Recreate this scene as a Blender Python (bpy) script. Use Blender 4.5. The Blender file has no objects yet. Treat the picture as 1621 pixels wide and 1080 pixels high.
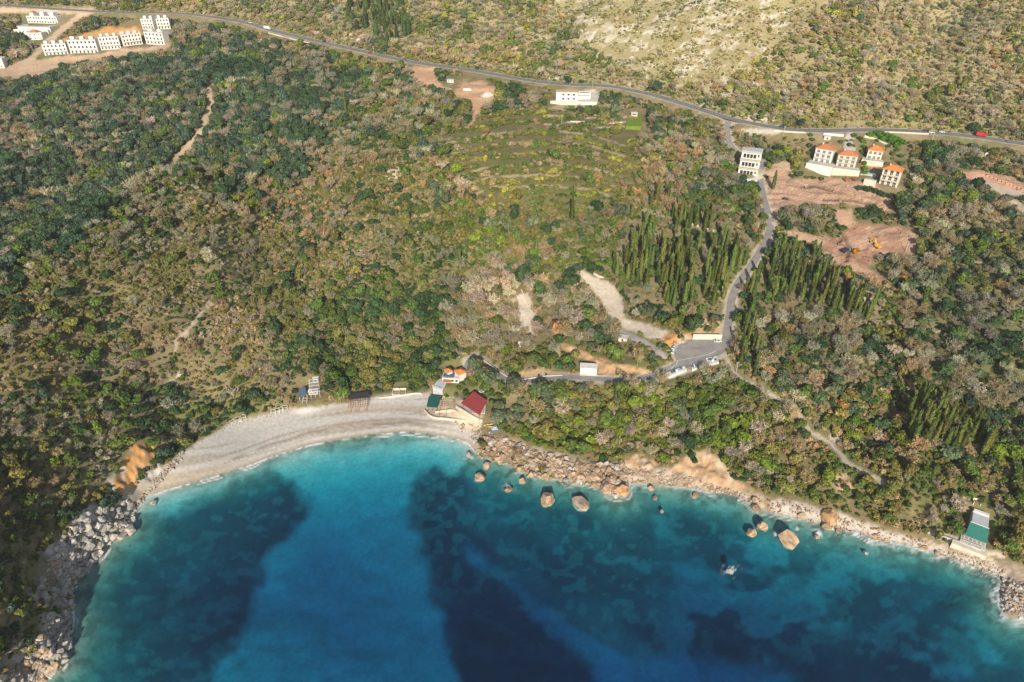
import bpy, bmesh, math, random
import numpy as np
from mathutils import Vector, Matrix

random.seed(7); RNG = np.random.default_rng(7)
R = math.radians
SC = bpy.context.scene
COL = SC.collection

# ------------------------------------------------------------------ camera, sky, sun, exposure
CAM_H, PITCH, FPX, IW, IH = 250.0, R(34.0), 1081.0, 1621.0, 1080.0
cam = bpy.data.cameras.new('camera'); camo = bpy.data.objects.new('camera', cam); COL.objects.link(camo)
camo.location = (0, 0, CAM_H); camo.rotation_euler = (math.pi/2 - PITCH, 0, 0)
cam.sensor_fit = 'HORIZONTAL'; cam.sensor_width = 36.0; cam.lens = 36.0*FPX/IW
cam.clip_start = 1.0; cam.clip_end = 9000.0
SC.camera = camo
SUN_EL, SUN_BEAR = R(27.0), R(2.0)          # light travels along bearing (from +Y, positive to +X)
w = bpy.data.worlds.new('World'); SC.world = w; w.use_nodes = True
nt = w.node_tree; bg = nt.nodes['Background']
sky = nt.nodes.new('ShaderNodeTexSky'); sky.sky_type = 'NISHITA'; sky.sun_disc = False
sky.sun_elevation = SUN_EL; sky.sun_rotation = math.pi + SUN_BEAR
sky.air_density = 1.0; sky.dust_density = 1.0
nt.links.new(sky.outputs[0], bg.inputs['Color']); bg.inputs['Strength'].default_value = 0.085
sl = bpy.data.lights.new('sun', 'SUN'); sl.energy = 5.0; sl.angle = R(0.5); sl.color = (1.0, 0.91, 0.76)
so = bpy.data.objects.new('sun', sl); COL.objects.link(so)
ldir = Vector((math.sin(SUN_BEAR)*math.cos(SUN_EL), math.cos(SUN_BEAR)*math.cos(SUN_EL), -math.sin(SUN_EL)))
so.rotation_euler = ldir.to_track_quat('-Z', 'Y').to_euler(); so.location = (0, -300, 600)
SC.view_settings.view_transform = 'Standard'; SC.view_settings.look = 'None'
SC.view_settings.exposure = 0.60; SC.view_settings.gamma = 1.0
SC.render.engine = 'CYCLES'; HAZE = 0.00010
SC.cycles.max_bounces = 6; SC.cycles.diffuse_bounces = 2; SC.cycles.glossy_bounces = 2
SC.cycles.transparent_max_bounces = 8; SC.cycles.volume_bounces = 0
SC.cycles.use_denoising = True
SC.cycles.caustics_reflective = False; SC.cycles.caustics_refractive = False

# ------------------------------------------------------------------ small numeric tools
CP, SP = math.cos(PITCH), math.sin(PITCH)
def ray(u, v):
    x = (u-IW/2)/FPX; y = (v-IH/2)/FPX
    return x, CP-y*SP, -SP-y*CP
def at_z(u, v, z):
    x, y, dz = ray(u, v); d = (CAM_H-z)/(-dz)
    return x*d, y*d
def project(X, Y, Z):
    X = np.asarray(X, float); Y = np.asarray(Y, float); Z = np.asarray(Z, float)-CAM_H
    d = Y*CP - Z*SP
    up = Y*SP + Z*CP
    d = np.where(np.abs(d) < 1e-3, 1e-3, d)
    return IW/2+FPX*X/d, IH/2-FPX*up/d, d
def sstep(a, b, x):
    t = np.clip((x-a)/(b-a), 0, 1); return t*t*(3-2*t)
def vnoise(x, y, seed=0):
    x = np.asarray(x, float); y = np.asarray(y, float)
    ix = np.floor(x).astype(np.int64); iy = np.floor(y).astype(np.int64)
    fx = x-ix; fy = y-iy; fx = fx*fx*(3-2*fx); fy = fy*fy*(3-2*fy)
    def h(a, b):
        n = (a*374761393 + b*668265263 + seed*974711) & 0xffffffff
        n = ((n ^ (n >> 13))*1274126177) & 0xffffffff
        n = n ^ (n >> 16)
        return (n & 0xffff)/65535.0
    return (h(ix, iy)*(1-fx)+h(ix+1, iy)*fx)*(1-fy)+(h(ix, iy+1)*(1-fx)+h(ix+1, iy+1)*fx)*fy
def fbm(x, y, seed=0, oct=3):
    s = 0; a = 1; t = 0
    for i in range(oct):
        s = s+a*vnoise(x*2**i, y*2**i, seed+i*17); t += a; a *= 0.5
    return s/t
def seg_dist(px, py, poly, closed=False):
    """distance to a polyline, index of the nearest segment and the parameter on it"""
    best = np.full(px.shape, 1e18); bi = np.zeros(px.shape, int); bt = np.zeros(px.shape)
    n = len(poly)
    for i in range(n if closed else n-1):
        ax, ay = poly[i][0], poly[i][1]; bx, by = poly[(i+1) % n][0], poly[(i+1) % n][1]
        dx, dy = bx-ax, by-ay; L = dx*dx+dy*dy+1e-12
        t = np.clip(((px-ax)*dx+(py-ay)*dy)/L, 0, 1)
        d = (px-ax-t*dx)**2+(py-ay-t*dy)**2
        m = d < best
        best[m] = d[m]; bi[m] = i; bt[m] = t[m]
    return np.sqrt(best), bi, bt
def inside(px, py, poly):
    c = np.zeros(px.shape, bool); n = len(poly)
    for i in range(n):
        x1, y1 = poly[i][0], poly[i][1]; x2, y2 = poly[i-1][0], poly[i-1][1]
        if y1 == y2: continue
        c ^= ((y1 > py) != (y2 > py)) & (px < (x2-x1)*(py-y1)/(y2-y1)+x1)
    return c
def sdist(px, py, poly):
    d, _, _ = seg_dist(px, py, poly, True)
    return np.where(inside(px, py, poly), d, -d)

# ------------------------------------------------------------------ the lie of the land
COAST = [(20, 1150), (60, 1078), (100, 1057), (110, 1013), (113, 983), (110, 940), (127, 917), (143, 897), (160, 877), (173, 860),
 (192, 850), (203, 840), (207, 826), (203, 812), (222, 800), (230, 787), (263, 775), (300, 765), (353, 750), (395, 736), (437, 720), (490, 704),
 (540, 695), (590, 688), (640, 683), (680, 687), (727, 695), (744, 703), (757, 719), (776, 726), (798, 732), (814, 736), (818, 744), (838, 743),
 (850, 753), (864, 758), (887, 757), (901, 765), (927, 763), (950, 770), (961, 779), (974, 787), (990, 784), (992, 765), (1009, 764), (1045, 768),
 (1080, 770), (1130, 780), (1157, 783), (1183, 792), (1197, 806), (1223, 812), (1260, 820), (1297, 829), (1327, 837), (1357, 841), (1377, 852),
 (1430, 861), (1463, 870), (1500, 881), (1530, 893), (1580, 912), (1588, 918), (1583, 935), (1585, 960), (1597, 977), (1613, 980), (1640, 968), (1680, 930)]
coast_w = [(-330, -900), (-250, 20)] + [at_z(u, v, 0) for u, v in COAST] + [(330, 175), (480, 120), (900, -100), (1500, -500)]
LAND = [(-3000, -900)] + coast_w + [(3000, -500), (3000, 4000), (-3000, 4000)]

CTRL_PX = [  # (u, v, height)
 (1620,229,76),(1550,217,77),(1400,206,78),(1290,207,78.5),(1200,197,80),(1130,180,82),(1040,152,86),(960,136,90),(830,126,95),(740,110,98),
 (650,98,101),(560,78,106),(480,60,110),(420,45,114),(330,27,119),(200,20,122),(100,15,124),(0,8,127),
 (1300,255,66),(1180,270,62),(1400,290,60),(1220,330,54),(1380,380,46),(1215,380,47),(1160,460,35),(1150,540,27),(1080,560,25),(1000,600,21),
 (880,605,18),(800,597,15),(740,570,12.5),(720,590,9),(700,620,5),(745,645,7),
 (1600,300,60),(1600,450,42),(1450,450,38),(1350,480,34),(1550,600,24),(1400,620,20),(1300,620,20),(1250,700,11),(1350,700,12),(1500,730,11),
 (1450,790,8),(1540,840,4.5),(1600,860,5),
 (960,250,72),(960,190,80),(800,250,72),(800,350,52),(650,300,66),(700,200,82),(600,420,42),(560,520,22),(600,605,6),(640,622,2.6),(560,650,2.2),(450,672,2.4),
 (800,450,32),(880,520,24.5),(960,460,32),(900,565,20),(1050,420,42),(1050,330,56),(870,680,7),(1000,690,9),(1100,700,10),(1150,650,17),(950,640,14),
 (285,284,80),(200,352,77),(100,450,73),(0,540,67),(350,200,75),(330,150,84),(100,300,57),(0,400,54),(0,250,66),(50,170,82),(170,80,98),(60,40,111),
 (260,60,105),(350,110,92),(450,150,86),(450,90,102),(500,250,72),(430,330,62),(450,450,40),(400,560,22),(350,640,8),(300,560,34),(200,600,38),(120,600,51),
 (200,700,21),(100,720,33),(0,700,49),(0,850,35),(60,850,23),(40,980,17),(0,1060,19),(250,725,9),(200,790,7)]
CTRL_W = [(-245,490,64),(-270,545,66),(400,740,150),(250,760,158),(0,845,146),(-120,880,150),(-300,960,162),(-450,1000,160),(-700,1000,158),(400,900,225),(0,1050,230),(-400,1300,280),
 (-900,1500,330),(0,1500,400),(800,1500,430),(-800,300,70),(-800,700,95),(700,300,45),(700,600,95),(700,900,230),(-420,150,60),(-420,-100,50),(500,220,16),
 (0,60,-3),(-100,-200,-3),(300,-200,-3),(700,-200,-3)]
pts = []
for u, v, z in CTRL_PX:
    x, y = at_z(u, v, z); pts.append((x, y, z))
pts += CTRL_W
for i, (u, v) in enumerate(COAST):
    x, y = at_z(u, v, 0)
    z = 5.0 if i < 10 else (2.0 if i < 16 else (0.6 if i < 28 else 1.6))
    pts.append((x, y, z))
CT = np.array(pts)
S_ = 300.0
def tps_kernel(r2):
    return 0.5*r2*np.log(r2+1e-12)
def tps_fit(C):
    n = len(C); X = C[:, :2]/S_
    d2 = ((X[:, None]-X[None])**2).sum(-1)
    A = np.zeros((n+3, n+3)); A[:n, :n] = tps_kernel(d2)+np.eye(n)*2e-4
    A[:n, n] = 1; A[:n, n+1:] = X; A[n, :n] = 1; A[n+1:, :n] = X.T
    b = np.zeros(n+3); b[:n] = C[:, 2]
    return np.linalg.solve(A, b)
TW = tps_fit(CT)
def tps(x, y):
    sh = np.shape(x); x = np.ravel(x)/S_; y = np.ravel(y)/S_; n = len(CT); out = TW[n]+TW[n+1]*x+TW[n+2]*y
    for i in range(n):
        out = out+TW[i]*tps_kernel((x-CT[i, 0]/S_)**2+(y-CT[i, 1]/S_)**2)
    return out.reshape(sh)

# the roads, in picture points (walked over the smooth land) and metres of width
ROADS_PX = {
 'main_road': (8.6, [(-60,3),(0,8),(100,15),(200,20),(270,20),(330,26),(390,36),(420,45),(480,60),(560,78),(650,98),(740,110),(830,126),(890,133),(960,136),(1000,143),(1040,152),(1090,167),(1130,180),(1165,190),(1200,197),(1245,204),(1290,207),(1350,206),(1400,206),(1450,208),(1500,212),(1550,217),(1590,223),(1640,231)]),
 'steep_lane': (5.0, [(1153,192),(1151,206),(1153,221),(1159,233),(1167,240)]),
 'hillside_lane': (4.6, [(1209,256),(1203,275),(1206,300),(1213,328),(1220,352),(1215,375),(1206,393),(1190,420),(1175,440),(1165,456),(1158,476),(1155,500),(1151,525),(1147,552)]),
 'coast_road': (5.4, [(1147,552),(1120,568),(1085,580),(1050,592),(1020,599),(990,602),(958,601),(920,598),(895,598),(868,599),(846,602),(824,605),(803,601),(787,592),(773,581),(760,570),(750,565),(743,573),(738,586)]),
}
# raster of final heights
RS = 1.5; X0, X1, Y0, Y1 = -720.0, 720.0, 40.0, 1150.0
gx = np.arange(X0, X1+RS, RS); gy = np.arange(Y0, Y1+RS, RS)
GX, GY = np.meshgrid(gx, gy)
cd, _, _ = seg_dist(GX, GY, coast_w)
SD = np.where(inside(GX, GY, LAND), cd, -cd)
T = tps(GX, GY)
def fine(X, Y):
    return (fbm(X/28, Y/28, 3, 3)-0.5)*3.4 + (fbm(X/7, Y/7, 9, 2)-0.5)*1.1
PU, PV, PD = project(GX, GY, np.maximum(T, 0))
BEACH = [(170,800),(225,765),(265,735),(330,690),(370,668),(450,650),(540,640),(620,622),(680,622),(700,650),(720,672),(760,690),(757,720),(680,690),(540,700),(353,755),(235,795)]
bmask = sstep(-14, 2, sdist(PU, PV, BEACH))
def coast_profile(T, sd, X, Y, noise_k):
    n = fine(X, Y)*noise_k*sstep(3, 25, sd)
    land = np.maximum(T+n, 0.15)*np.clip(sd/5.0, 0, 1)**0.8
    s = np.maximum(-sd, 0)
    dep = 16.0*(1-np.exp(-s/80.0))*(0.75+0.5*fbm(X/45, Y/45, 31, 2))+0.02*s*0
    dep = dep+(fbm(X/6, Y/6, 41, 2)-0.5)*0.9*sstep(2, 12, s)
    return np.where(sd > 0, land, -np.maximum(dep, 0.02))
Z = coast_profile(T, SD, GX, GY, 1-bmask)
def sample(A, X, Y):
    fx = np.clip((np.asarray(X)-X0)/RS, 0, A.shape[1]-1.001); fy = np.clip((np.asarray(Y)-Y0)/RS, 0, A.shape[0]-1.001)
    ix = fx.astype(int); iy = fy.astype(int); fx = fx-ix; fy = fy-iy
    return (A[iy, ix]*(1-fx)+A[iy, ix+1]*fx)*(1-fy)+(A[iy+1, ix]*(1-fx)+A[iy+1, ix+1]*fx)*fy
DS = np.arange(150, 1500, 0.75)
def gp(u, v, field=None):
    """the ground point under a picture point"""
    x, y, dz = ray(u, v)
    A = Z if field is None else field
    h = CAM_H+dz*DS-sample(A, x*DS, y*DS)
    k = int(np.argmax(h < 0)) if (h < 0).any() else len(DS)-1
    d = DS[k]-0.75*(-h[k])/max(1e-6, h[k-1]-h[k]) if k else DS[0]
    return Vector((x*d, y*d, CAM_H+dz*d))
def hgt(x, y): return float(sample(Z, x, y))
Tl = np.where(SD > 0, T, -1)
def smooth_poly(P, n=6):
    out = []
    P = [Vector(p) for p in P]
    for i in range(len(P)-1):
        a = P[max(i-1, 0)]; b = P[i]; c = P[i+1]; d = P[min(i+2, len(P)-1)]
        for k in range(n):
            t = k/n
            out.append(0.5*((2*b)+(c-a)*t+(2*a-5*b+4*c-d)*t*t+(3*b-a-3*c+d)*t**3))
    out.append(P[-1]); return out
ROADS = {}
rdist = np.full(GX.shape, 1e9)
for nm, (wd, px) in ROADS_PX.items():
    P = smooth_poly([gp(u, v, Tl) for u, v in px], 5)
    zs = [p.z for p in P]
    for _ in range(6): zs = [zs[0]]+[(zs[i-1]+zs[i]*2+zs[i+1])/4 for i in range(1, len(zs)-1)]+[zs[-1]]
    for p, z in zip(P, zs): p.z = z
    ROADS[nm] = (wd, P)
    pl = [(p.x, p.y) for p in P]
    d, i, t = seg_dist(GX, GY, pl)
    zz = np.array(zs); rz = zz[i]*(1-t)+zz[np.minimum(i+1, len(zz)-1)]*t
    k = 1-sstep(wd/2+1.2, wd/2+9, d)
    Z = np.where(SD > 1, Z*(1-k)+(rz-0.12)*k, Z)
    rdist = np.minimum(rdist, d-wd/2)
    if nm == 'main_road': rmain = d-wd/2
PARK = [(1096,538),(1142,538),(1149,558),(1137,566),(1105,581),(1054,597),(1040,598),(1040,586),(1062,578),(1071,571),(1066,552),(1079,544)]
PARKW = [gp(u, v, Tl) for u, v in PARK]
pc = sum(PARKW, Vector())/len(PARKW)
_A = np.array([[p.x-pc.x, p.y-pc.y, 1] for p in PARKW]); _b = np.array([p.z for p in PARKW])
pk = np.linalg.lstsq(_A, _b, rcond=None)[0]
def park_z(x, y): return pk[0]*(x-pc.x)+pk[1]*(y-pc.y)+pk[2]
k = sstep(-7, -0.8, sdist(GX, GY, [(p.x, p.y) for p in PARKW]))
Z = Z*(1-k)+(park_z(GX, GY)-0.25)*k
rdist = np.minimum(rdist, -sdist(GX, GY, [(p.x, p.y) for p in PARKW]))
for pl_, dep_, wid_ in (([(345,466),(312,505),(280,560),(268,610),(262,680)], 7, 11), ([(520,230),(490,300),(440,370),(400,430)], 8, 16), ([(300,300),(330,360),(345,420)], -5, 14), ([(285,282),(200,350),(100,448),(0,538)], -5, 16), ([(640,300),(610,380),(560,470),(540,560)], 7, 15), ([(180,480),(140,560),(120,640)], 6, 13), ([(1390,520),(1420,600),(1380,690)], 6, 14), ([(850,330),(820,400),(760,430)], 6, 15), ([(1250,120),(1230,60),(1240,10)], 9, 20), ([(850,100),(860,50),(900,0)], 8, 22), ([(1480,170),(1470,100),(1500,20)], 9, 22), ([(60,300),(180,260),(280,230)], 7, 22)):
    q_ = smooth_poly([gp(u, v) for u, v in pl_], 4); d_, _, _ = seg_dist(GX, GY, [(p.x, p.y) for p in q_]); Z = np.where(SD > 2, Z-dep_*np.exp(-(d_/wid_)**2)*sstep(3, 25, rdist)*sstep(3, 20, SD)*(1-bmask), Z)
Z = np.where(SD > 0, Z+(fbm(GX/80+3, GY/105, 23, 3)-0.5)*13.0*sstep(4, 45, rdist)*sstep(4, 40, SD)*(1-bmask), Z)
def pad(u, v, ru, z=None, soft=6.0):
    """level a round patch of ground under a building"""
    global Z
    p = gp(u, v); z = p.z if z is None else z
    d = np.hypot(GX-p.x, GY-p.y)
    k = 1-sstep(ru, ru+soft, d)
    Z = np.where(SD > 1, Z*(1-k)+z*k, Z)

# ------------------------------------------------------------------ materials
def mat(name, col, rough=0.85, noise=0.0, scale=3.0, metal=0.0, spec=0.3, bump=0.0, col2=None):
    m = bpy.data.materials.new(name); m.use_nodes = True
    t = m.node_tree; b = t.nodes['Principled BSDF']
    b.inputs['Base Color'].default_value = (*col, 1); b.inputs['Roughness'].default_value = rough
    b.inputs['Metallic'].default_value = metal; b.inputs['Specular IOR Level'].default_value = spec
    if noise or col2:
        tc = t.nodes.new('ShaderNodeTexCoord'); n = t.nodes.new('ShaderNodeTexNoise')
        n.inputs['Scale'].default_value = scale; n.inputs['Detail'].default_value = 6; n.inputs['Roughness'].default_value = 0.65
        t.links.new(tc.outputs['Object'], n.inputs['Vector'])
        r = t.nodes.new('ShaderNodeValToRGB'); r.color_ramp.elements[0].position = 0.3; r.color_ramp.elements[1].position = 0.7
        a = [max(0, c*(1-noise)) for c in col]; c2 = col2 or [min(1, c*(1+noise)) for c in col]
        r.color_ramp.elements[0].color = (*a, 1); r.color_ramp.elements[1].color = (*c2, 1)
        t.links.new(n.outputs['Fac'], r.inputs['Fac']); t.links.new(r.outputs['Color'], b.inputs['Base Color'])
        if bump:
            bp = t.nodes.new('ShaderNodeBump'); bp.inputs['Strength'].default_value = bump; bp.inputs['Distance'].default_value = 0.3
            t.links.new(n.outputs['Fac'], bp.inputs['Height']); t.links.new(bp.outputs['Normal'], b.inputs['Normal'])
    return m
M = {
 'white': mat('white_render', (.60,.575,.53), .8, .16, .35), 'cream': mat('cream_render', (.55,.485,.39), .85, .16, .35),
 'concrete': mat('concrete', (.46,.43,.39), .9, .22, .35), 'pale_stone': mat('pale_stone', (.55,.49,.40), .9, .25, .8, bump=.4),
 'terracotta': mat('terracotta_tiles', (.43,.165,.075), .8, .3, 1.4), 'orange_tile': mat('orange_tiles', (.52,.185,.055), .75, .28, 1.2),
 'red_roof': mat('red_sheet_roof', (.27,.045,.045), .65, .14, .5), 'green_roof': mat('green_sheet_roof', (.035,.17,.13), .55, .14, .5),
 'dark_green_roof': mat('dark_green_cover', (.012,.085,.075), .6, .2, .6), 'grey_roof': mat('grey_flat_roof', (.40,.42,.45), .8, .12, .5),
 'glass': mat('window_glass', (.03,.035,.04), .15, spec=.6), 'wood': mat('timber', (.26,.14,.07), .85, .3, 1.5), 'wood_pale': mat('weathered_timber', (.42,.30,.19), .9, .3, 1.5),
 'dark': mat('dark_cloth_and_shade', (.03,.03,.035), .8, .2, 1.0), 'tarp': mat('blue_tarpaulin', (.085,.13,.19), .6, .3, 1.0), 'steel': mat('painted_steel', (.60,.60,.58), .5, metal=.1),
 'pool': mat('pool_water', (.12,.45,.62), .1, spec=.6), 'asphalt': mat('asphalt', (.155,.15,.145), .92, .18, .25, bump=.1), 'asphalt_pale': mat('worn_asphalt', (.22,.205,.19), .92, .2, .25, bump=.1),
 'line': mat('road_paint', (.70,.69,.64), .8), 'red_paint': mat('red_paint', (.42,.02,.025), .4), 'white_paint': mat('white_car_paint', (.62,.62,.62), .35), 'dark_paint': mat('dark_car_paint', (.025,.03,.045), .3),
 'blue_paint': mat('grey_blue_paint', (.12,.16,.22), .35), 'yellow_paint': mat('yellow_paint', (.72,.36,.02), .5, .1, 1.), 'rubber': mat('rubber', (.02,.02,.02), .9), 'turf': mat('garden_turf', (.13,.20,.02), .95, .3, .7),
 'pole': mat('grey_pole', (.45,.42,.38), .85), 'bark': mat('bark', (.13,.10,.075), .95, .3, 2.), 'bark_grey': mat('grey_bark', (.24,.20,.165), .95, .25, 2.),
 'sign': mat('sign_face', (.66,.66,.64), .6), 'earth': mat('bare_earth', (.40,.24,.15), .95, .25, .5), 'yellow_pl': mat('yellow_plastic', (.80,.55,.05), .5), 'brown_umb': mat('brown_canvas', (.12,.05,.05), .9, .2, 1.),
}
def foliage_mat(name, trans):
    m = bpy.data.materials.new(name); m.use_nodes = True; t = m.node_tree; t.nodes.clear()
    o = t.nodes.new('ShaderNodeOutputMaterial'); a = t.nodes.new('ShaderNodeAttribute'); a.attribute_type = 'INSTANCER'; a.attribute_name = 'tint'
    g = t.nodes.new('ShaderNodeNewGeometry'); mr = t.nodes.new('ShaderNodeMapRange')
    mr.inputs['To Min'].default_value = 0.62; mr.inputs['To Max'].default_value = 1.45
    t.links.new(g.outputs['Random Per Island'], mr.inputs['Value'])
    x = t.nodes.new('ShaderNodeMix'); x.data_type = 'RGBA'; x.blend_type = 'MULTIPLY'; x.inputs[0].default_value = 1
    t.links.new(a.outputs['Color'], x.inputs[6]); t.links.new(mr.outputs[0], x.inputs[7])
    d = t.nodes.new('ShaderNodeBsdfDiffuse'); tr = t.nodes.new('ShaderNodeBsdfTranslucent'); mx = t.nodes.new('ShaderNodeMixShader'); mx.inputs[0].default_value = trans
    t.links.new(x.outputs[2], d.inputs[0]); t.links.new(x.outputs[2], tr.inputs[0]); t.links.new(d.outputs[0], mx.inputs[1]); t.links.new(tr.outputs[0], mx.inputs[2])
    t.links.new(mx.outputs[0], o.inputs[0]); return m
M['leaf'] = foliage_mat('leaves', .22); M['twig'] = foliage_mat('twigs', .12)

# ------------------------------------------------------------------ mesh builder and scene properties
class MB:
    def __init__(s): s.v = []; s.f = []
    def quad(s, *p):
        n = len(s.v); s.v += [tuple(q) for q in p]; s.f.append(tuple(range(n, n+len(p)))); return s
    def box(s, x0, x1, y0, y1, z0, z1, rot=0, c=(0, 0)):
        n = len(s.v); cs, sn = math.cos(rot), math.sin(rot)
        for z in (z0, z1):
            for x, y in ((x0, y0), (x1, y0), (x1, y1), (x0, y1)):
                s.v.append((c[0]+x*cs-y*sn, c[1]+x*sn+y*cs, z))
        s.f += [tuple(n+i for i in q) for q in ((3,2,1,0),(4,5,6,7),(0,1,5,4),(1,2,6,5),(2,3,7,6),(3,0,4,7))]; return s
    def tube(s, a, b, r0, r1=None, n=6):
        a = Vector(a); b = Vector(b); r1 = r0 if r1 is None else r1
        d = (b-a).normalized(); x = d.orthogonal().normalized(); y = d.cross(x); k = len(s.v)
        for c, r in ((a, r0), (b, r1)):
            for i in range(n):
                t = 2*math.pi*i/n; s.v.append(tuple(c+x*math.cos(t)*r+y*math.sin(t)*r))
        for i in range(n): s.f.append((k+i, k+(i+1) % n, k+n+(i+1) % n, k+n+i))
        s.f.append(tuple(k+i for i in reversed(range(n)))); s.f.append(tuple(k+n+i for i in range(n))); return s
    def prism(s, pts, z0, z1):
        n = len(pts); k = len(s.v)
        s.v += [(p[0], p[1], z0) for p in pts]+[(p[0], p[1], z1) for p in pts]
        s.f.append(tuple(k+i for i in reversed(range(n)))); s.f.append(tuple(k+n+i for i in range(n)))
        for i in range(n): s.f.append((k+i, k+(i+1) % n, k+n+(i+1) % n, k+n+i))
        return s
    def profile(s, pts, y0, y1):
        """outline in x,z swept along y"""
        n = len(pts); k = len(s.v)
        s.v += [(p[0], y0, p[1]) for p in pts]+[(p[0], y1, p[1]) for p in pts]
        s.f.append(tuple(k+i for i in range(n))); s.f.append(tuple(k+n+i for i in reversed(range(n))))
        for i in range(n): s.f.append((k+(i+1) % n, k+i, k+n+i, k+n+(i+1) % n))
        return s
    def mesh(s, name, m=None):
        me = bpy.data.meshes.new(name); me.from_pydata(s.v, [], s.f)
        if m: me.materials.append(m)
        me.update(); return me
    def build(s, name, m, parent=None):
        o = bpy.data.objects.new(name, s.mesh(name, m)); COL.objects.link(o); o.parent = parent; return o
def tag(o, label, cat=None, group=None, kind=None):
    if label: o['label'] = label
    if cat: o['category'] = cat
    if group: o['group'] = group
    if kind: o['kind'] = kind
    return o
def thing(name, label, cat, loc, rz=0, group=None):
    o = bpy.data.objects.new(name, None); COL.objects.link(o); o.location = loc; o.rotation_euler = (0, 0, rz)
    o.empty_display_size = 0.5
    return tag(o, label, cat, group)
def inst(name, me, parent=None, loc=(0, 0, 0)):
    o = bpy.data.objects.new(name, me); COL.objects.link(o); o.parent = parent; o.location = loc; return o
def clone(root, loc, rz, label=None, group=None):
    def c(o, par):
        n = o.copy(); COL.objects.link(n); n.parent = par
        for ch in o.children: c(ch, n)
        return n
    r = c(root, None); r.location = loc; r.rotation_euler = (0, 0, rz)
    if label: r['label'] = label
    if group: r['group'] = group
    return r
# ------------------------------------------------------------------ level ground under the buildings
for u, v, ru in [(90,87,8),(134,84,11),(176,78,10),(211,72,10),(247,70,10),(236,47,8),(261,46,8),(68,37,14),(57,62,7),(-4,108,8),(900,154,12),(1182,268,11),(1300,253,8),(1338,259,8),(1383,248,7),(1406,288,8),
                 (931,590,5),(716,598,9),(750,640,9),(1545,845,8),(1004,192,6),(488,625,7),(765,150,8)]:
    pad(u, v, ru)

# ------------------------------------------------------------------ terrain sheet
def spread(core, lo, hi, n):
    a = np.linspace(0, 1, n+1)[1:]**2.2
    return np.concatenate([(core[0]+(lo-core[0])*a)[::-1], core, core[-1]+(hi-core[-1])*a])
yc = [95.0]
while yc[-1] < 1080: yc.append(yc[-1]+0.85+yc[-1]*0.0011)
yl = spread(np.array(yc), -800, 3600, 26)
tc_ = np.linspace(-1, 1, 720)
tl = spread(tc_, -4.2, 4.2, 30)
Ysheet = np.repeat(yl[:, None], len(tl), 1)
Wd = np.clip(60+0.83*yl, 130, 1500)
Xsheet = tl[None, :]*Wd[:, None]
core = (Xsheet > X0+2) & (Xsheet < X1-2) & (Ysheet > Y0+2) & (Ysheet < Y1-2)
Zsheet = np.zeros(Xsheet.shape)
Zsheet[core] = sample(Z, Xsheet[core], Ysheet[core])
xo, yo = Xsheet[~core], Ysheet[~core]
so_d, _, _ = seg_dist(xo, yo, coast_w); so_d = np.where(inside(xo, yo, LAND), so_d, -so_d)
Zsheet[~core] = coast_profile(np.clip(tps(xo, yo), 2, 520), so_d, xo, yo, 1)
def sample_sd(X, Y): return sample(SD, X, Y)
sdS = np.where(core, sample(SD, Xsheet, Ysheet), 0); sdS[~core] = so_d
rdS = np.where(core, sample(rdist, Xsheet, Ysheet), 1e6)
U, V, D = project(Xsheet, Ysheet, np.maximum(Zsheet, 0))
# rugged rock on the left headland and along the shore
CLIFF = [(-80,1300),(70,1090),(112,1015),(112,940),(150,885),(205,845),(200,818),(232,780),(262,740),(240,690),(190,735),(160,775),(110,830),(60,870),(50,930),(70,985),(50,1035),(-80,1060)]
ck = sstep(-12, 12, sdist(U, V, CLIFF)) * (sdS > -3)
SHORE = [(742,690),(800,693),(860,712),(930,732),(985,733),(1060,742),(1100,757),(1190,782),(1260,793),(1330,812),(1400,836),(1480,858),(1560,880),(1640,905),(1640,985),(1580,985)] + COAST[::-1][4:31]
hk = sstep(-5, 5, sdist(U, V, SHORE))
cell = np.abs(vnoise(Xsheet/5, Ysheet/5, 71)*2-1)
Zsheet += ck*((fbm(Xsheet/4.2, Ysheet/4.2, 71, 4)-.5)*6.0)*sstep(0.3, 5, sdS)
Zsheet += hk*((vnoise(Xsheet/2.2, Ysheet/2.2, 73)-0.5)*1.0)*sstep(0.5, 4, sdS)

def mix(a, b, k): return a*(1-k[..., None])+np.asarray(b)*k[..., None]
n1 = fbm(Xsheet/40, Ysheet/40, 5, 3); n2 = fbm(Xsheet/9, Ysheet/9, 6, 3); n3 = fbm(Xsheet/3, Ysheet/3, 7, 2)
Cg = np.zeros(Xsheet.shape+(3,))+np.array([.185,.150,.078])
Cg = mix(Cg, [.150,.145,.058], sstep(.40, .62, n1))
Cg = mix(Cg, [.26,.205,.115], sstep(.50, .70, n2)*.6)
def zone(poly, col, soft=3.0, wob=7.0, k=1.0):
    global Cg
    s = sdist(U, V, poly)+(n2-.5)*2*wob+(n3-.5)*wob
    Cg = mix(Cg, col, sstep(-soft, soft, s)*k)
def line_zone(pl, wpx, col, soft=1.5, wob=2.5, k=1.0):
    global Cg
    d, _, _ = seg_dist(U, V, pl)
    Cg = mix(Cg, col, (1-sstep(wpx-soft, wpx+soft, d+(n3-.5)*2*wob))*k)
PALEHILL = [(860,-60),(1400,-60),(1290,30),(1200,90),(1130,150),(1060,140),(1000,110),(900,60)]
hill = sstep(-70, 50, sdist(U, V, PALEHILL)+(n1-.5)*90)
ab_ = sstep(0, 40, np.interp(U, [-100, 0, 330, 560, 740, 960, 1130, 1290, 1700], [0, 8, 26, 78, 110, 136, 180, 207, 232])-V)
Cg = mix(Cg, [.34,.28,.155], ab_*.8)
Cg = mix(Cg, [.29,.25,.125], hill*.85)
hs = fbm(Xsheet/14, Ysheet/5, 66, 4)
Cg = mix(Cg, [.47,.42,.33], hill*sstep(.52, .68, hs)*.6)
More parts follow.
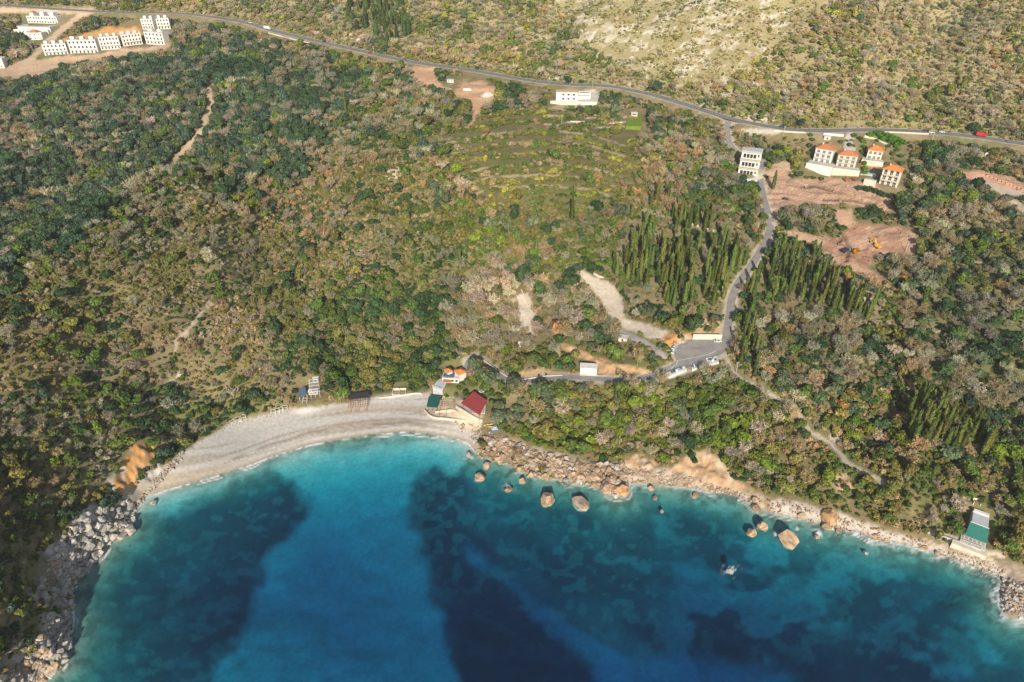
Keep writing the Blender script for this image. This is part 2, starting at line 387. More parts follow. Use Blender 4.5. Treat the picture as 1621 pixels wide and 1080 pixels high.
Cg = mix(Cg, [.55,.50,.42], hill*sstep(.56, .64, n3)*sstep(.44, .56, hs)*.9)

TERR = [(690,215),(790,185),(860,172),(1010,195),(1010,290),(900,350),(760,330)]
Cg = mix(Cg, [.12,.11,.045], sstep(-20, 10, sdist(U, V, TERR))*.8)
EARTH = [.46,.29,.175]; PALE = [.50,.43,.34]; ORANGE = [.52,.27,.10]; REDSOIL = [.33,.19,.125]; ROCK_GAP = [.31,.235,.165]
BARE = {
 'dig_top': ([(650,108),(690,106),(693,128),(716,146),(735,130),(760,130),(788,140),(783,156),(766,166),(750,196),(738,208),(748,178),(738,160),(700,142),(668,135),(650,126)], EARTH),
 'dig_left': ([(62,84),(100,62),(160,44),(225,42),(222,58),(160,62),(112,66)], ORANGE),
 'dig_left_low': ([(-20,112),(40,96),(75,92),(160,84),(230,74),(268,72),(262,80),(170,94),(100,104),(70,124),(-20,124)], [.44,.31,.20]),
 'villa_earth': ([(1262,284),(1300,280),(1380,290),(1408,312),(1416,338),(1375,328),(1330,326),(1290,322),(1262,326),(1236,330),(1228,362),(1216,345),(1212,300),(1216,268),(1236,256),(1250,262),(1246,290)], [.42,.27,.18]),
 'dig_low': ([(1330,372),(1345,350),(1400,356),(1446,364),(1452,380),(1445,402),(1400,408),(1386,402),(1376,425),(1405,440),(1398,456),(1384,450),(1350,430),(1320,428),(1300,398),(1300,388),(1240,374),(1262,367),(1320,378)], REDSOIL),
 'dig_link': ([(1318,332),(1348,330),(1354,352),(1342,366),(1326,356)], [.40,.255,.17]),
 'dig_right': ([(1518,270),(1560,272),(1600,284),(1640,300),(1640,312),(1600,304),(1560,292),(1530,286)], [.46,.27,.19]),
 'drive': ([(916,424),(940,436),(970,452),(984,474),(988,500),(966,516),(958,488),(938,462),(924,444)], PALE),
 'drive2': ([(976,500),(1004,508),(1056,522),(1068,540),(1030,536),(985,520)], PALE),
 'clearing': ([(816,468),(838,462),(846,500),(842,532),(824,520)], PALE),
 'bank': ([(1050,528),(1094,530),(1094,540),(1074,548),(1056,560)], ORANGE),
 'bank2': ([(1106,505),(1142,510),(1142,538),(1096,536)], [.48,.34,.18]),
 'bank3': ([(888,545),(905,548),(960,572),(1050,588),(1050,594),(960,598),(945,590),(955,584),(905,560)], [.45,.28,.15]),
 'bank4': ([(815,590),(850,585),(905,590),(945,588),(945,597),(870,597),(820,602)], [.40,.28,.16]),
 'cliff_orange': ([(182,772),(188,738),(208,708),(240,694),(264,688),(252,716),(228,742),(206,772),(192,792)], [.53,.28,.10]),
 'scar_r': ([(1060,744),(1085,722),(1110,714),(1138,724),(1162,758),(1192,776),(1150,772),(1100,757)], [.47,.30,.17]),
 'scar_r2': ([(970,742),(985,722),(1020,716),(1042,738),(1020,748)], [.47,.31,.18]),
 'scar_r3': ([(1314,756),(1340,752),(1356,774),(1330,780)], [.46,.31,.20]),
 'cafe': ([(672,640),(690,625),(728,630),(766,660),(762,690),(720,682),(672,660)], [.50,.41,.30]),
 'wharf': ([(1462,838),(1520,848),(1560,868),(1590,882),(1560,880),(1480,852)], PALE),
}
zone(CLIFF, [.22,.18,.12], 6, 10)
zone(CLIFF, [.56,.53,.49], 3, 5, 0.0)
Cg = mix(Cg, [.46,.425,.37], ck*sstep(.46, .56, n2))
zone(SHORE, ROCK_GAP, 4, 6)  # darker ground colour paints the shade in the gaps between boulders
Cg = mix(Cg, [.45,.37,.285], hk*sstep(.48, .62, n3))
PEB = [(1220,795),(1260,794),(1335,815),(1400,840),(1480,864),(1600,905),(1590,918),(1500,883),(1430,862),(1357,842),(1260,822),(1223,812)]
zone(PEB, [.50,.46,.41], 3, 3, .8)
for nm, (pl, c) in BARE.items(): zone(pl, c, 2.5, 5 if nm[0] != 'c' else 7)
for nm in ('cliff_orange', 'scar_r', 'scar_r2', 'scar_r3', 'bank', 'bank3'):
    q = sstep(-3, 3, sdist(U, V, BARE[nm][0])); Cg = mix(Cg, [.50,.40,.29], q*sstep(.50, .62, fbm(Xsheet/4, Ysheet/4, 62, 4))*.75); Cg = mix(Cg, [.20,.14,.08], q*sstep(.55, .66, fbm(Xsheet/3.3, Ysheet/3.3, 63, 3))*.6)  # pale rubble, then flecks of shade painted into the bare slopes
    Zsheet += q*(fbm(Xsheet/3.5, Ysheet/3.5, 64, 3)-.5)*3.2
# heaps, ruts and trenches in the two dug-over plots
dz = np.maximum(sstep(-4, 4, sdist(U, V, BARE['dig_low'][0])), sstep(-4, 4, sdist(U, V, BARE['villa_earth'][0])))
Zsheet += dz*(fbm(Xsheet/6, Ysheet/4, 61, 2)-.5)*2.2
Cg = mix(Cg, [.47,.33,.23], dz*sstep(.5, .62, n2)*.6)
rut = .5+.5*np.sin((Xsheet*.6+Ysheet)*2.1+9*fbm(Xsheet/14, Ysheet/14, 65, 2)); Cg = mix(Cg, [.22,.125,.085], dz*sstep(.6, .95, rut)*.55)
for pl_ in ([(1270,296),(1290,293),(1318,300)], [(1304,316),(1330,314),(1384,322)], [(1326,384),(1336,372),(1345,392),(1340,410)], [(1322,424),(1345,432),(1362,440)]):
    d_, _, _ = seg_dist(U, V, pl_); Zsheet -= 1.6*(1-sstep(.5, 4, d_)); Cg = mix(Cg, [.10,.07,.05], (1-sstep(1, 3.5, d_+(n3-.5)*3))*.8)
line_zone([(-20,16),(145,18),(128,24),(110,38),(90,54),(72,70),(55,88),(38,106)], 4.5, [.45,.33,.23], k=.95)
line_zone([(333,130),(330,146),(335,165),(326,185),(321,205),(305,225),(290,240),(272,260)], 5, [.45,.34,.22], 1.5, 1.5)
line_zone([(1545,284),(1575,296),(1600,318),(1630,338)], 5, [.46,.36,.27])
line_zone([(1570,296),(1600,304),(1640,310)], 4, [.46,.38,.30])
line_zone([(1146,560),(1160,588),(1175,602),(1215,622),(1255,645),(1285,685),(1315,702),(1345,735),(1400,765)], 3, [.40,.34,.27])
line_zone([(332,482),(322,492),(312,505),(296,525),(280,540),(276,556)], 3, [.46,.37,.28], 2, 7, .9)
line_zone([(985,528),(1010,538),(1035,552),(1052,566)], 5, [.34,.31,.275])
line_zone([(880,540),(884,562),(880,575)], 3, [.42,.32,.2])
line_zone([(893,548),(930,566),(990,584),(1040,592)], 4, [.47,.30,.16])
line_zone([(1216,350),(1232,368),(1262,374),(1300,382)], 6, [.42,.29,.20])
line_zone([(286,592),(270,606),(264,612)], 3, [.48,.40,.31], 2, 6, .9)
for yy in (178, 186, 193): line_zone([(862,yy+4),(900,yy+8),(960,yy+9),(990,yy+7)], 1.2, [.46,.38,.27], .8, 1.5, .8)
for k_ in range(5): line_zone([(412+3*k_,108-8*k_),(446+3*k_,112-8*k_),(470,104-8*k_)], 1.3, [.50,.40,.30], .8, 1.2, .8)
for k_ in range(6): line_zone([(705+6*k_,228+k_*17),(780,212+k_*17),(860,205+k_*18),(940,215+k_*17),(1005-8*k_,236+k_*15)], 1.3, [.36,.29,.18], .9, 2.5, .8)
for (a, b) in (((1035,248),(1090,262)), ((960,318),(1010,330)), ((1010,330),(1060,345)), ((1060,345),(1130,366)), ((1000,398),(900,402)), ((1060,690),(1080,700))):
    line_zone([a, b], 1.8, [.45,.38,.28], .8, 1.5, .8)
for (u, v, ru, rv, c) in ((936,153,20,13,[.56,.52,.46]),(900,170,30,5,[.44,.33,.22]),(1204,208,30,5,[.46,.41,.34]),(1345,226,9,16,[.40,.38,.36]),(1240,262,20,8,[.45,.33,.22]),(1385,262,14,5,[.36,.24,.12]),(1530,155,17,14,EARTH),(1370,130,22,7,PALE),(1195,187,34,8,PALE),(885,122,22,5,PALE),(622,274,16,10,PALE),(1365,465,22,10,PALE),(1380,475,14,5,PALE),(1330,690,16,8,PALE),(1040,632,12,6,EARTH),(1145,465,8,12,[.48,.34,.18]),
                          (730,388,30,10,[.34,.20,.10]),(590,210,30,8,[.36,.22,.13]),(690,150,40,6,[.36,.24,.15]),(480,20,40,18,[.33,.22,.13]),(1345,20,60,20,[.28,.2,.13]),(1580,425,30,8,[.38,.30,.21]),(1545,418,24,6,[.38,.30,.21]),(935,420,16,12,[.14,.16,.05]),(190,500,30,14,[.28,.20,.12])):
    q = ((U-u)/ru)**2+((V-v)/rv)**2+(n2-.5)*2.2
    Cg = mix(Cg, c, (1-sstep(.6, 1.3, q))*.85)
# beach: pale shingle, a darker wrack line, damp edge at the water
bk = sstep(-3, 3, sdist(U, V, BEACH)+(n3-.5)*6)*(sdS > -4)
Cg = mix(Cg, [.38,.325,.26], bk)
Cg = mix(Cg, [.465,.44,.405], bk*sstep(.38, .56, fbm(sdS/4.5, Xsheet/90, 12, 2)+.14*sstep(560, 420, U)))
Cg = mix(Cg, [.30,.255,.205], bk*sstep(.54, .70, fbm(sdS/1.5, Xsheet/45, 13, 3))*.75)
wr = np.exp(-((sdS-8.5-3*(n1-.5)*4)/0.9)**2)*sstep(.42, .55, fbm(Xsheet/18, Ysheet/18, 14, 2))
Cg = mix(Cg, [.22,.175,.13], bk*wr*.8)
wr = np.exp(-((sdS-4.2-2*(n2-.5))/0.7)**2)
Cg = mix(Cg, [.30,.25,.19], bk*wr*.55)
damp = (1-sstep(0.4, 3.2, sdS))*(sdS > -1.0)
Cg = mix(Cg, [.32,.26,.19], bk*damp*.8)
# parking verges next to the roads
Cg = mix(Cg, [.42,.36,.28], (1-sstep(0.8, 3.0, rdS+(n3-.5)*2.5))*(V > -100)*.95)
# seabed: sand, sea-grass meadows tinted by the water's scattered blue, stony bottom
ub, vb, _ = project(Xsheet, Ysheet, Zsheet)
sea = sdS < 0
SANDP = [(200,815),(235,790),(330,758),(440,722),(600,690),(690,692),(740,705),(738,735),(690,745),(662,770),(655,830),(672,880),(700,960),(722,1080),(740,1300),(250,1300),(345,1078),(372,1035),(392,985),(402,930),(440,890),(486,812),(468,762),(420,748),(330,782),(262,812)]
wobl = (fbm(Xsheet/16, Ysheet/16, 81, 5)-.5)*1.15
sk = sstep(-16, 14, sdist(ub, vb, SANDP)+wobl*64)
blotch = sstep(.50, .62, fbm(Xsheet/17, Ysheet/13, 82, 4)); blotch2 = sstep(.53, .64, fbm(Xsheet/38, Ysheet/30, 83, 4))
S = np.zeros(Xsheet.shape+(3,))+np.array([.042,.125,.130])
DARK = [.012,.056,.076]  # sea-grass, with the blue of light scattered in the water painted in
for pl, k_, sf in (([(300,800),(380,790),(467,756),(488,812),(441,892),(404,932),(392,988),(370,1040),(325,1060),(318,1000),(300,935),(345,895),(335,850)], .60, 18), ([(655,700),(720,705),(745,740),(735,830),(790,900),(900,990),(945,1090),(950,1300),(735,1300),(700,960),(672,885),(655,830)], .90, 18),
               ([(820,850),(1000,890),(1130,930),(1240,960),(1235,1010),(1120,1030),(1000,985),(880,940)], .75, 26), ([(985,985),(1250,975),(1330,1020),(1480,1040),(1520,1090),(1100,1090)], .85, 20), ([(440,1030),(520,1090),(500,1100)], .0, 10),
               ([(1060,830),(1180,850),(1290,930),(1230,980),(1120,930)], .45, 24), ([(1380,862),(1450,872),(1470,890),(1420,900),(1370,885)], .75, 12), ([(60,1090),(110,1010),(112,930),(160,880),(150,960),(140,1090)], .8, 12)):  # last patch: the headland's cast shadow painted onto the seabed
    S = mix(S, DARK, sstep(-sf, sf, sdist(ub, vb, pl)+wobl*60)*k_)
S = mix(S, DARK, blotch2*.55*sstep(660, 760, ub)); S = mix(S, [.20,.36,.36], blotch*.45*sstep(980, 1120, ub)); S = mix(S, DARK, blotch*.35*(1-sstep(300, 380, ub)))
q = ((ub-325)/34)**2+((vb-975)/28)**2
S = mix(S, [.05,.13,.14], (1-sstep(.6, 1.4, q+wobl*2.5))*.55)
STREAK = [(738,868),(770,890),(800,905),(850,950),(905,985),(950,1010),(985,1040),(1010,1100),(945,1100),(938,1050),(900,1020),(850,985),(815,940),(780,915),(742,890)]
S = mix(S, [.16,.34,.42], sstep(-10, 10, sdist(ub, vb, STREAK)+wobl*30)*.42)
S = mix(S, [.17,.33,.42], sstep(-20, 20, sdist(ub, vb, [(960,1050),(1080,1035),(1240,1060),(1260,1120),(960,1120)])+wobl*40)*.4)
S = mix(S, [.44,.425,.375], sk)
mott = sstep(.50, .62, fbm(Xsheet/7, Ysheet/6, 86, 4))*(1-sstep(25, 70, -sdS))
S = mix(S, [.020,.055,.060], mott*(1-sk)*.38)
mott2 = sstep(.55, .66, fbm(Xsheet/5, Ysheet/4, 87, 3))*(1-sstep(40, 110, -sdS))
S = mix(S, [.17,.30,.25], mott2*(1-sk)*.32)
S = S*(1+.3*(fbm(Xsheet/10, Ysheet/8, 88, 4)-.5))[..., None]
stony = sstep(.50, .60, fbm(Xsheet/3.0, Ysheet/3.0, 85, 2))
near = (1-sstep(2, 20, -sdS))
S = mix(S, [.30,.33,.25], near*(1-sk)*.7); S = mix(S, [.06,.09,.07], near*(1-sk)*stony*.7)
Cg = np.where(sea[..., None], S, Cg)
def grid_mesh(name, X, Y, Zz, C, m, cname='col'):
    ny, nx = X.shape
    co = np.stack([X, Y, Zz], -1).reshape(-1, 3).astype(np.float32)
    i = np.arange(ny*nx).reshape(ny, nx)
    f = np.stack([i[:-1, :-1], i[:-1, 1:], i[1:, 1:], i[1:, :-1]], -1).reshape(-1, 4)
    me = bpy.data.meshes.new(name)
    me.vertices.add(len(co)); me.vertices.foreach_set('co', co.ravel())
    me.loops.add(f.size); me.loops.foreach_set('vertex_index', f.ravel().astype(np.int32))
    me.polygons.add(len(f)); me.polygons.foreach_set('loop_start', np.arange(0, f.size, 4, dtype=np.int32)); 
    me.update(calc_edges=True); me.validate()
    a = me.color_attributes.new(cname, 'FLOAT_COLOR', 'POINT')
    a.data.foreach_set('color', np.concatenate([C.reshape(-1, 3), np.ones((len(co), 1))], 1).astype(np.float32).ravel())
    me.materials.append(m); me.polygons.foreach_set('use_smooth', np.ones(len(f), bool))
    o = bpy.data.objects.new(name, me); COL.objects.link(o); return o
gm = bpy.data.materials.new('ground'); gm.use_nodes = True; t = gm.node_tree; b = t.nodes['Principled BSDF']
b.inputs['Roughness'].default_value = .95; b.inputs['Specular IOR Level'].default_value = .1
va = t.nodes.new('ShaderNodeVertexColor'); va.layer_name = 'col'; tcn = t.nodes.new('ShaderNodeTexCoord'); nz = t.nodes.new('ShaderNodeTexNoise')
nz.inputs['Scale'].default_value = .55; nz.inputs['Detail'].default_value = 8; nz.inputs['Roughness'].default_value = .7
mr = t.nodes.new('ShaderNodeMapRange'); mr.inputs['From Min'].default_value = .3; mr.inputs['From Max'].default_value = .7; mr.inputs['To Min'].default_value = .78; mr.inputs['To Max'].default_value = 1.2
mx = t.nodes.new('ShaderNodeMix'); mx.data_type = 'RGBA'; mx.blend_type = 'MULTIPLY'; mx.inputs[0].default_value = 1
bp = t.nodes.new('ShaderNodeBump'); bp.inputs['Strength'].default_value = .45; bp.inputs['Distance'].default_value = .35
t.links.new(tcn.outputs['Object'], nz.inputs['Vector']); t.links.new(nz.outputs['Fac'], mr.inputs['Value']); t.links.new(va.outputs['Color'], mx.inputs[6]); t.links.new(mr.outputs[0], mx.inputs[7])
t.links.new(mx.outputs[2], b.inputs['Base Color']); t.links.new(nz.outputs['Fac'], bp.inputs['Height']); t.links.new(bp.outputs['Normal'], b.inputs['Normal'])
ground = grid_mesh('ground', Xsheet, Ysheet, Zsheet, Cg, gm); tag(ground, None, kind='structure')

# ------------------------------------------------------------------ sea: a clear sheet with absorbing water under it and a line of foam at the edge
foam = np.exp(-((sdS+0.5)/0.9)**2)*sstep(.40, .60, n3)
foam = foam+np.exp(-((sdS+2.2+3*(n2-.5))/0.5)**2)*sstep(.50, .62, n2)*.8
rocky = (U > 745)
foam = foam*np.where(rocky, .65, .95)
foam = foam+rocky*(U > 1330)*np.exp(-((sdS+2)/2.2)**2)*sstep(.50, .66, fbm(Xsheet/1.8, Ysheet/1.8, 29, 3))*.5
for u, v, r_ in ((1157,902,2.6),(1228,846,1.2),(1262,838,1.2),(1296,846,3.0),(1322,838,2.5),(918,803,1.6),(805,772,2.2),(758,757,2.0),(745,722,2.2),(1100,783,2.0)):
    x, y = at_z(u, v, 0); d = np.hypot(Xsheet-x, Ysheet-y)
    foam = foam+np.exp(-(d/r_)**2)*sstep(.50, .66, fbm(Xsheet/1.6, Ysheet/1.6, 19, 2))*.9
foam = np.clip(foam, 0, 1)*(sdS < 1.2)
wm = bpy.data.materials.new('sea_water'); wm.use_nodes = True; t = wm.node_tree; t.nodes.clear()
o_ = t.nodes.new('ShaderNodeOutputMaterial'); tr = t.nodes.new('ShaderNodeBsdfTransparent'); tr.inputs[0].default_value = (.92,.97,.98,1)
gl = t.nodes.new('ShaderNodeBsdfGlossy'); gl.inputs['Roughness'].default_value = .12; fr = t.nodes.new('ShaderNodeFresnel'); fr.inputs[0].default_value = 1.33
tcn = t.nodes.new('ShaderNodeTexCoord'); nz = t.nodes.new('ShaderNodeTexNoise'); nz.inputs['Scale'].default_value = .45; nz.inputs['Detail'].default_value = 5
bp = t.nodes.new('ShaderNodeBump'); bp.inputs['Strength'].default_value = .35; bp.inputs['Distance'].default_value = .4
t.links.new(tcn.outputs['Object'], nz.inputs['Vector']); t.links.new(nz.outputs['Fac'], bp.inputs['Height'])
t.links.new(bp.outputs['Normal'], gl.inputs['Normal']); t.links.new(bp.outputs['Normal'], fr.inputs['Normal'])
m1 = t.nodes.new('ShaderNodeMixShader'); gf = t.nodes.new('ShaderNodeNewGeometry'); mm = t.nodes.new('ShaderNodeMath'); mm.operation = 'SUBTRACT'; mm.use_clamp = True; t.links.new(fr.outputs[0], mm.inputs[0]); t.links.new(gf.outputs['Backfacing'], mm.inputs[1])
t.links.new(mm.outputs[0], m1.inputs[0]); t.links.new(tr.outputs[0], m1.inputs[1]); t.links.new(gl.outputs[0], m1.inputs[2])
df = t.nodes.new('ShaderNodeBsdfDiffuse'); df.inputs[0].default_value = (.82,.84,.84,1); va = t.nodes.new('ShaderNodeVertexColor'); va.layer_name = 'foam'
m2 = t.nodes.new('ShaderNodeMixShader'); t.links.new(va.outputs['Color'], m2.inputs[0]); t.links.new(m1.outputs[0], m2.inputs[1]); t.links.new(df.outputs[0], m2.inputs[2])
t.links.new(m2.outputs[0], o_.inputs[0])
ab = t.nodes.new('ShaderNodeVolumeAbsorption'); ab.inputs['Density'].default_value = .245; ab.inputs['Color'].default_value = (.0,.80,.902,1); t.links.new(ab.outputs[0], o_.inputs['Volume'])
sel = Ysheet[:, 0] < 330
water = grid_mesh('sea', Xsheet[sel], Ysheet[sel], np.zeros(Xsheet[sel].shape), np.repeat(foam[sel][..., None], 3, -1), wm, 'foam'); tag(water, None, kind='structure')
# ------------------------------------------------------------------ plants: prototypes
def np_mesh(name, V_, F_, m, mi=None, mats=None):
    me = bpy.data.meshes.new(name); me.from_pydata(V_, [], F_)
    for x in (mats or [m]): me.materials.append(x)
    if mi is not None: me.polygons.foreach_set('material_index', np.array(mi, np.int32))
    me.update(); return me
def ico(c, r, sq, rg, V_, F_, sub=1):
    bm = bmesh.new(); bmesh.ops.create_icosphere(bm, subdivisions=sub, radius=1)
    n = len(V_)
    for v in bm.verts:
        k = r*(0.82+0.3*rg.random()); V_.append((c[0]+v.co.x*k, c[1]+v.co.y*k, c[2]+v.co.z*k*sq))
    for f in bm.faces: F_.append(tuple(n+v.index for v in f.verts))
    bm.free()
def crown_mesh(name, seed, wid, hei, z0, n, card, nl, flat=0.8):
    rg = np.random.default_rng(seed); V_ = []; F_ = []
    lumps = []
    for i in range(nl):
        a = rg.random()*6.283; rr = wid*0.5*(0.62*rg.random()**0.6) if i else 0
        z = z0+hei*(0.25+0.5*rg.random()) if i else z0+hei*0.55
        lumps.append((rr*math.cos(a), rr*math.sin(a), z, wid*(0.17+0.14*rg.random()) if i else wid*.30))
    for l in lumps: ico(l[:3], l[3]*0.80, flat, rg, V_, F_)
    for i in range(n):
        l = lumps[rg.integers(nl)]; d = rg.normal(size=3); d[2] = abs(d[2])*1.0-0.35*rg.random(); d /= np.linalg.norm(d)
        p = np.array(l[:3])+d*l[3]*(0.72+0.42*rg.random())*np.array([1, 1, flat])
        nn = d+rg.normal(size=3)*0.55; nn /= np.linalg.norm(nn)
        a = np.cross(nn, rg.normal(size=3)); a /= np.linalg.norm(a); b_ = np.cross(nn, a)
        s = card*(0.55+0.8*rg.random()); k = len(V_)
        for q, wv in ((-1, -.7), (.9, -.9), (1.05, .7), (-.75, 1.0)):
            V_.append(tuple(p+a*s*q*.5*(0.8+.4*rg.random())+b_*s*wv*.5*(0.8+.4*rg.random())))
        F_.append((k, k+1, k+2, k+3))
    return np_mesh(name, V_, F_, M['leaf'])
def tube_np(V_, F_, a, b, r0, r1, n=4):
    m_ = MB(); m_.tube(a, b, r0, r1, n); k = len(V_); V_ += m_.v; F_ += [tuple(k+i for i in f) for f in m_.f]
def trunk_mesh(name, seed, h, r, limbs, m):
    rg = np.random.default_rng(seed); V_ = []; F_ = []
    top = Vector((rg.normal()*.15, rg.normal()*.15, h)); tube_np(V_, F_, (0, 0, -0.8), top, r, r*.65, 6)
    for i in range(limbs):
        a = 6.283*i/limbs+rg.random(); e = top+Vector((math.cos(a)*h*.6, math.sin(a)*h*.6, h*(.5+.4*rg.random())))
        tube_np(V_, F_, top-Vector((0, 0, .15*h*rg.random())), e, r*.55, r*.2, 4)
    return np_mesh(name, V_, F_, m)
def bare_mesh(name, seed, wid, hei, n, tw=.12):
    rg = np.random.default_rng(seed); V_ = []; F_ = []; tips = []
    base = Vector((0, 0, hei*.25))
    for i in range(7):
        a = 6.283*i/7+rg.random()*.7; r_ = wid*.5*(.35+.35*rg.random())
        m1_ = base+Vector((math.cos(a)*r_*.6, math.sin(a)*r_*.6, hei*(.25+.12*rg.random())))
        tube_np(V_, F_, base, m1_, .13, .08, 3)
        for j in range(3):
            a2 = a+rg.normal()*.7; e = m1_+Vector((math.cos(a2)*r_*.7, math.sin(a2)*r_*.7, hei*(.12+.3*rg.random())))
            tube_np(V_, F_, m1_, e, .08, .04, 3); tips += [e, (e+m1_)/2]
    for i in range(n):
        t_ = tips[rg.integers(len(tips))]
        d = Vector(rg.normal(size=3)); d.z = d.z*.7+.55; d.normalize()
        p = t_+Vector(rg.normal(size=3))*wid*.05; L = hei*(.10+.15*rg.random()); s_ = d.orthogonal().normalized()
        s_ = (s_*rg.normal()+d.cross(s_)*rg.normal()).normalized()*tw*(.6+.8*rg.random()); k = len(V_)
        V_ += [tuple(p-s_), tuple(p+s_), tuple(p+d*L+s_*.4), tuple(p+d*L-s_*.4)]; F_.append((k, k+1, k+2, k+3))
    return np_mesh(name, V_, F_, M['twig'])
def cypress_mesh(name, seed, wid, hei, n):
    rg = np.random.default_rng(seed); V_ = []; F_ = []
    def rad(t): return wid*.5*(min(1, t*5+.35)*(1-t**2.2)**.8+.02)
    prof = [i/9 for i in range(10)]; sides = 7
    for t in prof:
        for j in range(sides):
            a = 6.283*j/sides; r_ = rad(t)*(.62+.3*rg.random()); V_.append((r_*math.cos(a), r_*math.sin(a), .5+t*(hei-.6)))
    for i in range(9):
        for j in range(sides): F_.append((i*sides+j, i*sides+(j+1) % sides, (i+1)*sides+(j+1) % sides, (i+1)*sides+j))
    for i in range(n):
        t = rg.random()**1.15; a = rg.random()*6.283; r_ = rad(t)*(.8+.32*rg.random())
        p = np.array([r_*math.cos(a), r_*math.sin(a), .4+t*(hei-.5)]); d = np.array([math.cos(a), math.sin(a), .3])
        up = np.array([0, 0, 1.])+rg.normal(size=3)*.25; s_ = np.cross(d, up); s_ /= np.linalg.norm(s_); L = .7+.8*rg.random(); w_ = .22+.2*rg.random(); k = len(V_)
        q = p+d*.1
        V_ += [tuple(p-s_*w_), tuple(p+s_*w_), tuple(q+up*L+s_*w_*.3), tuple(q+up*L-s_*w_*.3)]; F_.append((k, k+1, k+2, k+3))
    return np_mesh(name, V_, F_, M['leaf'])
NV = 5
PROTO = {
 'evergreen': [(crown_mesh('evergreen_crown', 100+i, 6.0+.5*(i % 3), 4.6+.5*(i % 2), 1.0, 330, .95, 8+i % 3), trunk_mesh('evergreen_trunk', 120+i, 1.9, .22, 4, M['bark'])) for i in range(NV)],
 'bare': [(bare_mesh('bare_crown', 140+i, 6.6, 5.6, 420, .085), trunk_mesh('bare_trunk', 160+i, 1.7, .19, 3, M['bark_grey'])) for i in range(NV)],
 'shrub': [(crown_mesh('shrub_crown', 180+i, 2.9, 1.7, 0.0, 120, .62, 5, .75), None) for i in range(NV)],
 'cypress': [(cypress_mesh('cypress_crown', 200+i, 2.05+.25*(i % 3), 13.0+.6*i, 520), trunk_mesh('cypress_trunk', 220+i, 1.0, .2, 0, M['bark'])) for i in range(NV)],
}
WIDTH = {'evergreen': 6.3, 'bare': 6.4, 'shrub': 2.9, 'cypress': 6.5}

